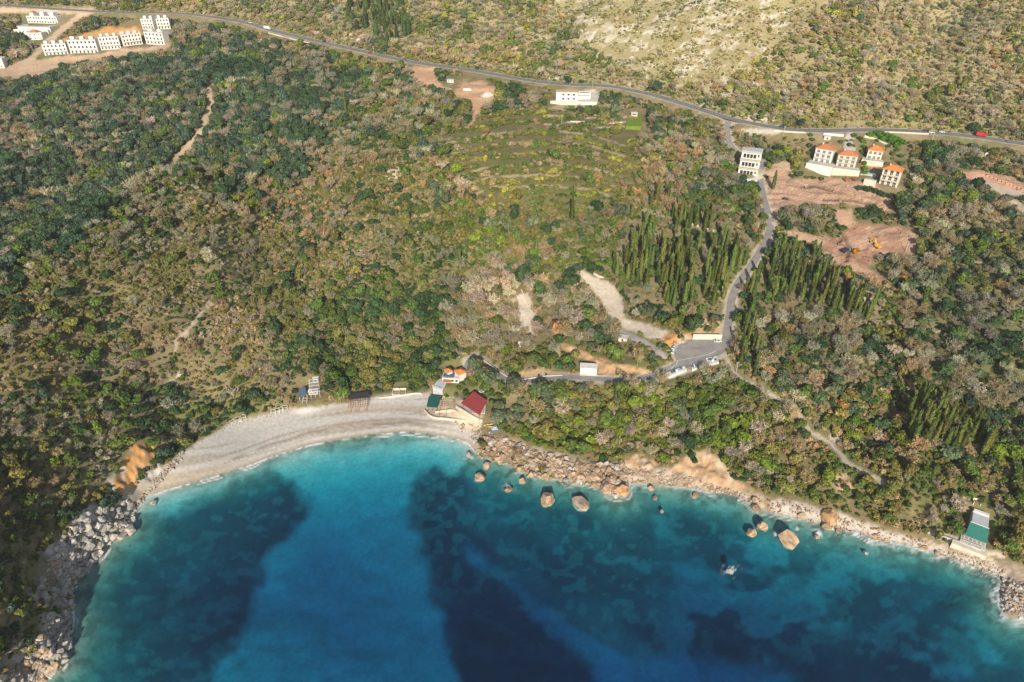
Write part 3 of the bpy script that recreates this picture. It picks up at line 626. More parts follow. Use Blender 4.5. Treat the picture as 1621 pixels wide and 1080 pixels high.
# ------------------------------------------------------------------ plants: where they grow
EV = {'dark green': (.050,.088,.036), 'blue green': (.060,.098,.060), 'grey green': (.105,.132,.070), 'mid green': (.092,.134,.032), 'bright green': (.135,.185,.027), 'olive green': (.165,.158,.046), 'yellow green': (.25,.25,.045)}
BA = {'grey': (.265,.238,.165), 'brown': (.295,.230,.122), 'pale': (.385,.345,.235), 'russet': (.360,.225,.10), 'pinkish': (.330,.258,.165)}
ZN = [  # polygon, tree chance, share of bare trees, evergreen tints, bare tints, shrub chance, shrub tints, size
 ('hill_right', [(-200,-200),(1900,-200),(1900,1300),(-200,1300)], .72, .46, 'dark green:3,blue green:2,grey green:2,mid green:3,bright green:1,olive green:3', 'grey:3,brown:3,pale:2,russet:.4,pinkish:1', .75, 'mid green:2,olive green:3,brown:3,dark green:2', 1.0),
 ('above_road', [(-200,-200),(1900,-200),(1900,226),(1550,214),(1290,204),(1130,177),(960,134),(740,107),(560,74),(420,42),(330,22),(0,5),(-200,0)], .60, .66, 'mid green:3,olive green:4,grey green:1,yellow green:1', 'grey:3,brown:3,pinkish:3,pale:2,russet:.5', .62, 'olive green:3,brown:3,mid green:2,yellow green:.6', .85),
 ('pale_hill', PALEHILL, .24, .7, 'olive green:1', 'pale:1,brown:1', .85, 'olive green:3,yellow green:1,brown:2,mid green:1', .62),
 ('valley', [(-100,118),(120,108),(280,78),(330,72),(420,70),(500,110),(560,150),(540,210),(480,300),(330,284),(250,290),(150,370),(60,440),(-100,530)], 1.05, .24, 'dark green:4,blue green:6,grey green:3,mid green:2,bright green:.4', 'grey:4,brown:2,pale:1', .25, 'dark green:2,mid green:1', 1.0),
 ('spur', [(-100,530),(60,440),(150,370),(250,290),(330,286),(400,380),(470,520),(450,650),(360,668),(200,770),(100,860),(-100,960)], .36, .48, 'dark green:4,olive green:3,mid green:3', 'grey:4,brown:3,pale:1', 3.0, 'olive green:5,brown:4,grey:3,mid green:2,dark green:1.2', .82),
 ('spur_low', [(-100,640),(100,620),(260,610),(420,600),(450,655),(360,668),(200,770),(120,850),(70,1000),(-100,1100)], .85, .30, 'dark green:4,blue green:2,mid green:4,bright green:1,olive green:3', 'grey:4,brown:2', 3.0, 'olive green:3,mid green:4,dark green:4,grey:2', .85),
 ('maquis', [(480,290),(560,220),(660,240),(690,330),(720,430),(690,500),(640,615),(470,620),(450,520),(400,380)], .40, .5, 'dark green:3,olive green:3,mid green:3', 'brown:3,grey:4,pinkish:1.5,russet:.3', 2.6, 'olive green:4,brown:3.4,mid green:3,dark green:2,russet:.5', .85),
 ('maquis_low', [(430,470),(560,430),(690,470),(720,560),(640,618),(470,620)], .75, .26, 'dark green:5,mid green:4,olive green:3', 'brown:2,grey:2', 2.4, 'olive green:3,mid green:4,dark green:3', .9),
 ('terraces', [(690,215),(790,180),(860,170),(1010,205),(1010,290),(900,350),(760,330)], .05, .5, 'olive green:2,mid green:1', 'brown:1,russet:.5', 2.2, 'yellow green:1.5,olive green:5,mid green:4,brown:1.2', 1.2),
 ('middle', [(690,330),(760,330),(900,350),(1010,290),(1080,280),(1040,380),(960,420),(860,440),(720,440)], .60, .45, 'dark green:3,mid green:3,bright green:1,grey green:2,olive green:2', 'brown:3,grey:2,russet:.6,pinkish:1', 1.0, 'olive green:3,mid green:3', 1.0),
 ('grove', [(690,490),(740,435),(860,440),(930,470),(1000,500),(1010,560),(900,585),(830,560),(740,545)], .72, .86, 'dark green:3,mid green:2', 'grey:4,brown:2,pale:2,pinkish:1', .2, 'olive green:2,mid green:1', 1.25),
 ('roadside', [(750,560),(900,560),(1060,570),(1050,590),(900,596),(800,592)], .55, .35, 'dark green:2,mid green:3,olive green:2', 'brown:3,grey:2', .3, 'olive green:2,mid green:2', 1.0),
 ('shore_slope', [(770,650),(790,612),(960,612),(1060,608),(1150,600),(1230,640),(1250,770),(1180,770),(1080,725),(960,725),(860,708),(780,690)], .62, .38, 'bright green:3,mid green:4,olive green:3,grey green:1', 'grey:3,pale:3,brown:1', .85, 'bright green:2,mid green:4,olive green:3', 1.05),
 ('by_cafe', [(760,600),(900,610),(890,650),(790,690),(770,660)], .80, .12, 'grey green:3,mid green:3', 'brown:1', .3, 'mid green:1', 1.2),
 ('cypress_floor', [(960,440),(1000,360),(1060,330),(1110,330),(1200,390),(1330,440),(1400,500),(1200,500),(1060,510)], .42, .35, 'dark green:3,mid green:3', 'brown:2,grey:3', .2, 'dark green:2,olive green:1', .8),
 ('far_right', [(1420,480),(1700,470),(1700,680),(1560,640),(1420,580)], .66, .66, 'dark green:2,mid green:2,grey green:1', 'grey:5,brown:2,pale:2', .3, 'olive green:2,mid green:2', 1.05),
 ('shore_right', [(1240,700),(1640,760),(1640,900),(1480,860),(1260,795)], .36, .3, 'mid green:4,olive green:3,bright green:1', 'brown:2,pale:2', .95, 'mid green:3,olive green:4,brown:3', .9),
 ('villa_gardens', [(1262,290),(1275,205),(1440,205),(1440,300),(1416,322)], .0, .0, 'mid green:1', 'brown:1', .10, 'mid green:1,bright green:1', .8),
 ('villa_wood', [(1165,215),(1280,212),(1270,255),(1205,252)], .75, .25, 'grey green:3,dark green:2,bright green:1', 'brown:1,grey:1', .3, 'mid green:1', .9),
]
KEEP_OUT = [[(60,98),(66,66),(150,60),(222,26),(276,26),(278,82),(200,92)], [(28,60),(38,20),(112,14),(104,58)], [(40,74),(44,46),(74,48),(76,74)], [(-20,118),(-20,92),(14,92),(14,118)],
 [(866,178),(872,134),(955,136),(950,172)], [(1158,290),(1168,234),(1208,238),(1212,290)], [(1266,284),(1284,230),(1328,230),(1362,250),(1366,232),(1400,234),(1400,264),(1426,262),(1424,312),(1386,306),(1360,290)],
 [(676,660),(684,600),(700,570),(742,572),(745,600),(752,614),(788,632),(790,668)], [(468,652),(468,596),(512,596),(514,652)], [(546,655),(548,620),(590,618),(590,655)], [(616,634),(618,606),(648,606),(648,634)],
 [(1506,868),(1536,800),(1580,802),(1570,880)], [(910,616),(912,576),(952,576),(956,616)], [(1000,140),(1012,140),(1012,152),(1000,152)], [(980,216),(984,172),(1024,172),(1024,216)], [(700,150),(705,120),(760,120),(790,140),(780,170),(740,170)],
 [(1090,545),(1096,528),(1146,530),(1146,545)], [(1048,602),(1085,578),(1140,563),(1144,584),(1095,600),(1062,614)], [(722,690),(728,655),(775,665),(800,690),(790,705)]] + [PARK]
TERRACE_LINES = [[(705+6*k_,228+k_*17),(780,212+k_*17),(860,205+k_*18),(940,215+k_*17),(1005-8*k_,236+k_*15)] for k_ in range(6)]
TRACKS = [(pl_, 2.2) for pl_ in TERRACE_LINES]+[([(-20,16),(145,18),(128,24),(110,38),(90,54),(72,70),(55,88),(38,106)], 7), ([(333,130),(330,146),(335,165),(326,185),(321,205),(305,225),(290,240),(272,260)], 6), ([(1545,284),(1575,296),(1600,318),(1630,338)], 7), ([(1570,296),(1600,304),(1640,310)], 6),
 ([(1146,560),(1160,588),(1175,602),(1215,622),(1255,645),(1285,685),(1315,702),(1345,735),(1400,765)], 7), ([(985,528),(1010,538),(1035,552),(1052,566)], 7), ([(893,548),(930,566),(990,584),(1040,592)], 5), ([(332,482),(312,505),(296,525),(280,540),(276,556)], 5), ([(286,592),(264,612)], 5)]
def blocked(x, y, u, v, grow=0.0):
    b_ = (sample(rdist, x, y) < 1.2+grow) | (sample(SD, x, y) < 3.0)
    for dy in ((4, 8, 12, 16, 20) if grow else (3, 6, 9)): b_ |= sample(rmain, x, y+dy) < 1.0
    if grow: b_ |= sample(rdist, x, y+3) < 1.0
    for nm, (pl, c) in BARE.items():
        if grow and nm[:3] in ('dig', 'vil', 'dri', 'cle'): b_ |= sdist(u, v-7, pl) > -1
        b_ |= (sdist(u, v, pl)+(vnoise(x/5, y/5, 91)-.5)*8 > -1) & ((vnoise(x/4, y/4, 93) < .74) | (nm[:4] not in ('scar', 'clif', 'bank')))
    for pl in KEEP_OUT: b_ |= inside(u, v, pl)
    for pl, wpx in TRACKS:
        b_ |= seg_dist(u, v, pl)[0] < wpx
        if grow and wpx > 3:
            for dv in ((6, 11, 15) if pl[0][1] < 200 else (6,)): b_ |= seg_dist(u, v-dv, pl)[0] < wpx*.8
    b_ |= sdist(u, v, BEACH) > -3
    b_ |= sdist(u, v, SHORE) > -4
    ck_ = sdist(u, v, CLIFF); b_ |= (ck_ > 22+(vnoise(x/8, y/8, 92)-.5)*60)
    b_ |= (inside(u, v, PALEHILL) & (fbm(x/9, y/9, 6, 3) > .57))
    return b_
def picks(spec, field, n, rg):
    it = [(k.strip(), float(w_)) for k, w_ in (q.split(':') for q in spec.split(','))]
    ks = [k for k, _ in it]; p = np.array([w_ for _, w_ in it]); p = np.cumsum(p/p.sum())
    q = np.argsort(np.argsort(field))/max(1, n)          # neighbours tend to be of one kind
    return np.array(ks)[np.minimum(np.searchsorted(p, q), len(ks)-1)]
ALLT = {**EV, **BA}
def scatter(cell, shrubs):
    rg = np.random.default_rng(11 if shrubs else 12)
    xs, ys = np.meshgrid(np.arange(-640, 640, cell), np.arange(120, 1010, cell))
    x = (xs+rg.random(xs.shape)*cell).ravel(); y = (ys+rg.random(ys.shape)*cell).ravel()
    z = sample(Z, x, y); u, v, d = project(x, y, z)
    k = (u > -90) & (u < 1711) & (v > -45) & (v < 1130) & (z > .5)
    x, y, z, u, v, d = (q[k] for q in (x, y, z, u, v, d))
    k = ~blocked(x, y, u, v, 0.0 if shrubs else 1.2); x, y, z, u, v, d = (q[k] for q in (x, y, z, u, v, d))
    wob = (fbm(x/30, y/30, 95, 2)-.5)*70
    zi = np.zeros(len(x), int)
    for i, zdef in enumerate(ZN): zi[sdist(u, v, zdef[1])+wob*(0 if zdef[0] in ('villa_gardens', 'terraces') else 1) > 0] = i
    clump = fbm(x/16, y/16, 97, 3); kindn = fbm(x/22, y/22, 98, 2)+(rg.random(len(x))-.5)*.55
    tf = fbm(x/13, y/13, 101 if shrubs else 102, 2)+(rg.random(len(x))-.5)*.32
    keep = np.zeros(len(x), bool); kind = np.array(['shrub']*len(x), dtype='<U10'); tint = np.array(['']*len(x), dtype='<U14'); size = np.ones(len(x))
    for i, (nm, pl, tp, bs, evt, bat, sp, sht, sz) in enumerate(ZN):
        m_ = np.where(zi == i)[0]
        if not len(m_): continue
        p = sp if shrubs else tp
        keep[m_] = rg.random(len(m_)) < p*np.clip(.30+1.2*clump[m_], 0, 1.5)
        if nm == 'terraces': keep[m_] &= (np.sin(z[m_]*2.3+3*fbm(x[m_]/30, y[m_]/30, 55, 2)) > -.05)
        if shrubs: tint[m_] = picks(sht, tf[m_], len(m_), rg); size[m_] = sz*(.5+1.1*rg.random(len(m_))**1.7)
        else:
            q = np.argsort(np.argsort(kindn[m_]))/max(1, len(m_)-1) < bs
            kind[m_] = np.where(q, 'bare', 'evergreen')
            tint[m_] = np.where(q, picks(bat, tf[m_], len(m_), rg), picks(evt, tf[m_], len(m_), rg)); size[m_] = sz*(.55+.95*rg.random(len(m_))**2.0)
    return tuple(q[keep] for q in (x, y, z, u, v, d, kind, tint, size, zi))
PLACES = [  # phrase, polygon in the picture
 ('on the slope above the main road', ZN[1][1]), ('in the wooded valley below the white townhouses', ZN[3][1]), ('on the slope above the left rocky headland', [(-200,600),(260,600),(200,780),(100,1200),(-200,1200)]),
 ('on the scrubby spur left of the beach', ZN[4][1]), ('on the slope behind the pebble beach', [(400,380),(560,220),(700,240),(720,560),(640,640),(440,660)]),
 ('on the old terraces below the building site', [(690,215),(790,180),(1010,170),(1010,300),(900,360),(760,335)]), ('in the grove above the coast road', [(690,430),(1000,430),(1060,590),(740,600)]),
 ('between the coast road and the boulder shore', [(740,600),(1150,600),(1230,640),(1260,800),(740,720)]), ('among the cypresses along the narrow lane', [(960,300),(1200,380),(1400,500),(1060,530)]),
 ('behind the green roofed shore house', [(1400,700),(1700,700),(1700,920),(1400,860)]), ('on the slope right of the narrow lane', [(1150,500),(1700,240),(1700,760),(1240,800)]),
 ('beside the villas and the dug earth', [(1160,200),(1700,200),(1700,480),(1250,480)])]
def place(u, v):
    for ph, pl in PLACES:
        if inside(np.array([u]), np.array([v]), pl)[0]: return ph
    return 'on the wooded hillside in the middle of the bay'
HID = bpy.data.collections.new('plant_kinds')
def proto_collection(kind):
    c = bpy.data.collections.new(kind+'_kinds')
    for i, (cr, tr_) in enumerate(PROTO[kind]):
        if tr_:
            me = bpy.data.meshes.new(kind); bm = bmesh.new(); bm.from_mesh(tr_)
            n = len(bm.faces); bm.from_mesh(cr); bm.faces.ensure_lookup_table()
            for f in bm.faces[n:]: f.material_index = 1
            bm.to_mesh(me); bm.free(); me.materials.append(tr_.materials[0]); me.materials.append(cr.materials[0])
        else: me = cr
        c.objects.link(bpy.data.objects.new('%s_kind_%d' % (kind, i), me))
    return c
def stuff(name, label, cat, coll, x, y, z, rot, scl, tint, pick):
    n = len(x); me = bpy.data.meshes.new(name); me.vertices.add(n)
    me.vertices.foreach_set('co', np.stack([x, y, z], -1).astype(np.float32).ravel())
    for nm, ty, key, dat in (('rot', 'FLOAT_VECTOR', 'vector', rot), ('scl', 'FLOAT_VECTOR', 'vector', scl), ('tint', 'FLOAT_COLOR', 'color', tint), ('pick', 'INT', 'value', pick)):
        a = me.attributes.new(nm, ty, 'POINT'); a.data.foreach_set(key, np.asarray(dat, np.int32 if ty == 'INT' else np.float32).ravel())
    o = bpy.data.objects.new(name, me); COL.objects.link(o)
    g = bpy.data.node_groups.new(name, 'GeometryNodeTree')
    g.interface.new_socket('Geometry', in_out='INPUT', socket_type='NodeSocketGeometry'); g.interface.new_socket('Geometry', in_out='OUTPUT', socket_type='NodeSocketGeometry')
    N = g.nodes; L = g.links; gi = N.new('NodeGroupInput'); go = N.new('NodeGroupOutput'); ip = N.new('GeometryNodeInstanceOnPoints'); ci = N.new('GeometryNodeCollectionInfo')
    ci.inputs['Collection'].default_value = coll; ci.inputs['Separate Children'].default_value = True; ci.inputs['Reset Children'].default_value = True
    def na(nm, ty):
        q = N.new('GeometryNodeInputNamedAttribute'); q.data_type = ty; q.inputs['Name'].default_value = nm; return [s for s in q.outputs if s.enabled and s.name == 'Attribute'][0]
    e = N.new('FunctionNodeEulerToRotation'); L.new(na('rot', 'FLOAT_VECTOR'), e.inputs[0])
    L.new(gi.outputs[0], ip.inputs['Points']); L.new(ci.outputs[0], ip.inputs['Instance']); ip.inputs['Pick Instance'].default_value = True
    L.new(na('pick', 'INT'), ip.inputs['Instance Index']); L.new(e.outputs[0], ip.inputs['Rotation']); L.new(na('scl', 'FLOAT_VECTOR'), ip.inputs['Scale'])
    L.new(ip.outputs[0], go.inputs[0])
    o.modifiers.new('plants', 'NODES').node_group = g
    return tag(o, label, cat, kind='stuff')
KNAME = {'evergreen': ('evergreen_tree', 'tree', '%s rounded evergreen tree %s', '%s evergreen trees %s'),
         'bare': ('bare_tree', 'bare tree', '%s leafless twiggy tree %s', '%s leafless trees %s'),
         'shrub': ('shrub', 'shrub', 'low %s shrub growing %s', 'low %s shrubs %s'),
         'cypress': ('cypress_tree', 'cypress', '%s slender cypress tree %s', '%s cypress trees %s')}
def single(kind, x, y, z, rz, sc, tint, tname, u, v, pick):
    nm, cat, lab, grp = KNAME[kind]; cr, tr_ = PROTO[kind][pick]; ph = place(u, v)
    if tr_ is None:
        o = inst(nm, cr); o['tint'] = [float(c) for c in tint]
    else:
        o = thing(nm, None, None, (0, 0, 0)); c_ = inst('crown', cr, o); c_['tint'] = [float(c) for c in tint]; inst('trunk', tr_, o)
    o.location = (x, y, z); o.rotation_euler = (0, 0, rz); o.scale = sc
    return tag(o, lab % (tname, ph), cat, grp % (tname, ph))
def plant_all(data):
    x, y, z, u, v, d, kind, tint, size, zi = data
    for kd in ('evergreen', 'bare', 'shrub'):
        m_ = np.where(kind == kd)[0]
        if not len(m_): continue
        rg = np.random.default_rng(len(m_))
        n = len(m_); rz = rg.random(n)*6.283; pick = rg.integers(0, NV, n); zs = .8+.45*rg.random(n)
        tc_ = np.array([ALLT[t_] for t_ in tint[m_]])*(.78+.5*rg.random((n, 1)))*(1+(rg.random((n, 3))-.5)*.16)
        tc_ = tc_*np.where((zi[m_] == 1) | (zi[m_] == 2), 1.22, 1.0)[:, None]
        lf = fbm(x[m_]/55, y[m_]/55, 77, 3); tc_ = tc_*(.72+.56*lf[:, None])*np.array([1, 1, 1]); tc_[:, 0] *= 1+.35*(lf-.5)
        s_ = size[m_]; scl = np.stack([s_, s_*(.85+.3*rg.random(n)), s_*zs], -1)
        vis = (u[m_] > 4) & (u[m_] < IW-4) & (v[m_] > 4) & (v[m_] < IH-4)
        score = np.where(vis, s_/d[m_], 0); top = set(np.argsort(-score)[:300].tolist())
        rest = np.array([i for i in range(n) if i not in top], int)
        for i in top:
            j = m_[i]; single(kd, x[j], y[j], z[j]-.1, rz[i], tuple(scl[i]), tc_[i], tint[j], u[j], v[j], int(pick[i]))
        if len(rest):
            j = m_[rest]; nm = {'evergreen': 'evergreen_wood', 'bare': 'leafless_wood', 'shrub': 'hillside_scrub'}[kd]
            stuff(nm, {'evergreen': 'evergreen woodland covering the hills round the bay', 'bare': 'leafless winter woodland mixed into the hills', 'shrub': 'low scrub and maquis covering the hills round the bay'}[kd],
                  {'evergreen': 'woodland', 'bare': 'woodland', 'shrub': 'scrub'}[kd], proto_collection(kd), x[j], y[j], z[j]-.1, np.stack([rz[rest]*0, rz[rest]*0, rz[rest]], -1), scl[rest], np.concatenate([tc_[rest], np.ones((len(rest), 1))], 1), pick[rest])
    print('PLANTS', {k_: int((kind == k_).sum()) for k_ in ('evergreen', 'bare', 'shrub')})
plant_all(scatter(3.9, False)); plant_all(scatter(1.95, True))
# cypresses, every one of them
CYP = [([(962,430),(1000,372),(1060,345),(1110,350),(1170,410),(1195,400),(1186,432),(1160,470),(1150,500),(1060,510),(1050,478),(985,446)], 112, (.125,.170,.044), 1.08), ([(1196,432),(1232,396),(1290,410),(1330,455),(1400,494),(1370,510),(1260,480),(1190,500),(1178,470)], 78, (.120,.168,.044), 1.0),
       ([(1425,672),(1440,630),(1500,640),(1570,700),(1550,730),(1480,722),(1430,700)], 40, (.125,.170,.044), 1.05), ([(540,30),(560,6),(640,6),(650,72),(612,75),(560,56)], 44, (.085,.135,.042), 1.05), ([(1162,530),(1190,510),(1215,570),(1215,604),(1166,592)], 12, (.12,.165,.044), .9)]
CS = [(729,428),(1039,322),(1056,325),(1064,345),(1030,330),(1213,312),(1223,300),(849,408),(905,352),(560,200),(548,180),(1000,345),(1080,350),(1475,300),(1430,210)]
rg = np.random.default_rng(5); ncy = 0
def cyp(u, v, tint, s):
    global ncy
    p = gp(u, v)
    if sample(rdist, p.x, p.y) < 1.0: return
    q = .62+.62*rg.random(); wq = s*(.75+.55*rg.random())*(1.9 if v < 80 else 1.0); sc = (wq, wq*(.9+.2*rg.random()), s*q)
    single('cypress', p.x, p.y, p.z-.1, rg.random()*6.28, sc, np.array(tint)*(.55+.75*rg.random())*np.array([.85+.5*rg.random(), 1, 1]), 'dark green', u, v, int(rg.integers(NV))); ncy += 1
for pl, n, tint, s in CYP:
    us = [q[0] for q in pl]; vs = [q[1] for q in pl]; k_ = 0; got = []; tries = 0
    while k_ < n and tries < 6000:
        tries += 1
        u = min(us)+rg.random()*(max(us)-min(us)); v = min(vs)+rg.random()*(max(vs)-min(vs))
        if inside(np.array([u]), np.array([v]), pl)[0] and all((u-a)**2+((v-b_)*1.6)**2 > 30 for a, b_ in got):
            got.append((u, v)); cyp(u, v, tint, s); k_ += 1
for u, v in CS: cyp(u, v, (.12,.165,.044), 1.0)
print('CYPRESS', ncy)
# ------------------------------------------------------------------ roads
def ribbon(P, offs, zo):
    mb = MB(); rows = []
    for i, p in enumerate(P):
        a = P[max(i-1, 0)]; b_ = P[min(i+1, len(P)-1)]; d = Vector((b_.x-a.x, b_.y-a.y, 0)).normalized(); nrm = Vector((-d.y, d.x, 0))
        rows.append([tuple(p+nrm*o+Vector((0, 0, zo))) for o in offs])
    for i in range(len(P)-1):
        for j in range(len(offs)-1):
            mb.quad(rows[i][j+1], rows[i][j], rows[i+1][j], rows[i+1][j+1])
    return mb
for nm, (wd, P) in ROADS.items():
    main = nm == 'main_road'
    zo = {'main_road': .10, 'steep_lane': .06, 'hillside_lane': .06, 'coast_road': .10}[nm]
    o = ribbon(P, np.linspace(-wd/2, wd/2, 5), zo).build(nm, M['asphalt'] if main else M['asphalt_pale'], None); tag(o, None, kind='structure')
    if main or nm == 'coast_road':
        for sgn in (-1, 1): ribbon(P, (sgn*(wd/2-.35)-.09, sgn*(wd/2-.35)+.09), zo+.012).build('edge_line', M['line'], o)
    if main: ribbon(P, (-.08, .08), zo+.012).build('centre_line', M['line'], o)
lot = MB(); lot.quad(*[(p.x, p.y, park_z(p.x, p.y)+.03) for p in PARKW][::-1])
lot = lot.build('parking_area', M['asphalt_pale'], None); tag(lot, None, kind='structure')
def on_lot(u, v):
    x, y, dz = ray(u, v); d = (CAM_H-pk[2]+pk[0]*pc.x+pk[1]*pc.y)/(pk[0]*x+pk[1]*y-dz); return Vector((x*d, y*d, CAM_H+dz*d+.045))
PL = [on_lot(u, v) for u, v in ((1072,571),(1080,570),(1095,567),(1110,564),(1125,560),(1134,555))]
ribbon(PL, (-.12, .12), 0).build('painted_line', M['line'], lot)
PL = [on_lot(u, v) for u, v in ((1062,584),(1071,577),(1072,571))]
ribbon(PL, (-.12, .12), 0).build('painted_line', M['line'], lot)
def wall_line(name, label, px, h, th, m, cat='wall', group=None, sink=1.5):
    P = [gp(u, v) for u, v in px]; P = smooth_poly(P, 4) if len(P) > 2 else P
    mb = MB()
    for i in range(len(P)-1):
        a, b_ = P[i], P[i+1]; d = Vector((b_.x-a.x, b_.y-a.y, 0)).normalized(); n = Vector((-d.y, d.x, 0))*th/2
        q = [(a-n), (b_-n), (b_+n), (a+n)]; k = len(mb.v)
        mb.v += [(c.x, c.y, c.z-sink) for c in q]+[(c.x, c.y, c.z+h) for c in q]
        mb.f += [tuple(k+i_ for i_ in f) for f in ((3,2,1,0),(4,5,6,7),(0,1,5,4),(1,2,6,5),(2,3,7,6),(3,0,4,7))]
    o = mb.build(name, m, None); return tag(o, label, cat, group)
wall_line('stone_wall', 'pale retaining wall behind the asphalt parking area beside the lane', [(1096,537),(1120,537),(1142,537.5)], 3.4, .6, M['pale_stone'])
wall_line('kerb_wall', 'low pale wall along the upper edge of the coast road', [(868,596),(846,599),(824,602),(805,598),(790,589),(776,579),(764,570)], .8, .35, M['pale_stone'])
wall_line('kerb_wall', 'low pale wall beside the hut on the coast road', [(890,595),(868,596.5)], .8, .35, M['pale_stone'])
wall_line('stone_wall', 'low pale stone wall at the head of the gravel drive', [(938,433),(948,439),(956,440)], 1.3, .5, M['pale_stone'])
wall_line('stone_wall', 'low stone wall down the left side of the gravel drive', [(918,434),(928,447),(942,460),(950,468)], .9, .5, M['pale_stone'])
wall_line('stone_wall', 'long pale wall above the parking area under the cypresses', [(1090,514),(1110,516),(1130,514)], 1.2, .5, M['pale_stone'])
wall_line('roadside_parapet', 'pale roadside parapet along the main road above the villas', [(1225,207.5),(1245,209.5),(1275,211)], 1.0, .4, M['pale_stone'])
wall_line('roadside_parapet', 'white parapet on the main road left of the parked cars', [(1400,210),(1430,211),(1470,213)], 1.0, .4, M['pale_stone'])
wall_line('roadside_parapet', 'broken pale parapet on the main road near the top left', [(425,53),(445,58),(468,64),(490,69)], 1.0, .4, M['pale_stone'])
wall_line('stone_wall', 'pale low wall at the back of the pebble beach', [(600,631),(628,628),(655,624),(668,624)], .9, .5, M['pale_stone'])
wall_line('sea_wall', 'pale curved sea wall round the cafe terrace', [(672,651),(680,659),(690,663),(705,664),(722,666),(736,667)], 1.2, .6, M['pale_stone'])
wall_line('sea_wall', 'cream sea wall running below the red roof', [(722,645),(735,653),(750,662),(764,668)], 1.4, .7, M['cream'])
wall_line('stone_wall', 'curved pale wall in front of the cafe pergola', [(689,654),(702,652),(718,651),(724,654)], 1.2, .5, M['pale_stone'])
wall_line('sea_wall', 'pale sea wall along the shingle below the shore house', [(1466,843),(1490,850),(1520,860),(1552,872)], 1.0, .6, M['concrete'])
wall_line('stone_wall', 'thin pale terrace wall below the building site', [(864,188),(890,192),(925,194),(960,195),(985,195)], .9, .4, M['pale_stone'])
wall_line('stone_wall', 'pale wall on the wooded slope left of the cypresses', [(1060,345),(1095,355),(1130,366)], .9, .4, M['pale_stone'])
wall_line('stone_wall', 'pale wall crossing the slope above the cypress stand', [(1035,250),(1060,256),(1090,264)], .9, .4, M['pale_stone'])
wall_line('stone_wall', 'short straight wall in the clearing of the grove', [(825,460),(832,474),(842,494)], .9, .4, M['pale_stone'])
wall_line('stone_wall', 'short stone wall in the walled garden of the grove', [(888,468),(898,482),(906,492)], .9, .4, M['pale_stone'])

# ------------------------------------------------------------------ rocks
def rock_mat():
    m = bpy.data.materials.new('rock'); m.use_nodes = True; t = m.node_tree; b = t.nodes['Principled BSDF']; b.inputs['Roughness'].default_value = .95; b.inputs['Specular IOR Level'].default_value = .15
    a = t.nodes.new('ShaderNodeAttribute'); a.attribute_type = 'INSTANCER'; a.attribute_name = 'tint'
    tc = t.nodes.new('ShaderNodeTexCoord'); n = t.nodes.new('ShaderNodeTexNoise'); n.inputs['Scale'].default_value = 2.2; n.inputs['Detail'].default_value = 8; n.inputs['Roughness'].default_value = .7
    mp = t.nodes.new('ShaderNodeMapping'); mp.inputs['Scale'].default_value = (1, 1, 3.5); t.links.new(tc.outputs['Object'], mp.inputs[0]); t.links.new(mp.outputs[0], n.inputs['Vector'])
    mr = t.nodes.new('ShaderNodeMapRange'); mr.inputs['From Min'].default_value = .36; mr.inputs['From Max'].default_value = .62; mr.inputs['To Min'].default_value = .42; mr.inputs['To Max'].default_value = 1.2; t.links.new(n.outputs['Fac'], mr.inputs['Value'])
    x = t.nodes.new('ShaderNodeMix'); x.data_type = 'RGBA'; x.blend_type = 'MULTIPLY'; x.inputs[0].default_value = 1; t.links.new(a.outputs['Color'], x.inputs[6]); t.links.new(mr.outputs[0], x.inputs[7]); t.links.new(x.outputs[2], b.inputs['Base Color'])
    bp = t.nodes.new('ShaderNodeBump'); bp.inputs['Strength'].default_value = .9; bp.inputs['Distance'].default_value = .3; t.links.new(n.outputs['Fac'], bp.inputs['Height']); t.links.new(bp.outputs['Normal'], b.inputs['Normal']); return m
M['rock'] = rock_mat()
def rock_mesh(seed, n=15, rough=.05, bev=.035):
    rg = np.random.default_rng(seed); bm = bmesh.new()
    for i in range(n):
        d = rg.normal(size=3); d /= np.linalg.norm(d); r_ = .42+.14*rg.random(); bm.verts.new((d[0]*r_, d[1]*r_*.9, d[2]*r_*.85))
    bmesh.ops.convex_hull(bm, input=bm.verts[:]); bmesh.ops.delete(bm, geom=[v for v in bm.verts if not v.link_faces], context='VERTS')
    bmesh.ops.bevel(bm, geom=bm.edges[:], offset=bev, segments=1, affect='EDGES', profile=.5)
    bmesh.ops.triangulate(bm, faces=bm.faces[:]); bmesh.ops.subdivide_edges(bm, edges=[e for e in bm.edges if e.calc_length() > .22], cuts=1, use_grid_fill=True)
    for v in bm.verts: v.co *= 1+(rg.random()-.5)*rough*2
    bmesh.ops.recalc_face_normals(bm, faces=bm.faces[:])
    me = bpy.data.meshes.new('boulder'); bm.to_mesh(me); bm.free(); me.materials.append(M['rock']); return me
ROCKS = [rock_mesh(300+i, 12+i % 6, .045) for i in range(10)]
rcoll = bpy.data.collections.new('rock_kinds')
for i, me in enumerate(ROCKS): rcoll.objects.link(bpy.data.objects.new('rock_kind_%d' % i, me))
TAN = (.43,.305,.205); GREY = (.43,.39,.335); BRN = (.36,.25,.165); ORG = (.55,.33,.16)
def boulder(p, wd, hgt_, tint, rz, label, group=None, me=None, tilt=(0, 0), name='boulder', cat='boulder'):
    o = inst(name, me or ROCKS[random.randrange(len(ROCKS))]); o.location = p; o.scale = (wd*1.08, wd, hgt_*1.15); o.rotation_euler = (tilt[0], tilt[1], rz); o['tint'] = list(tint)
    return tag(o, label, cat, group)
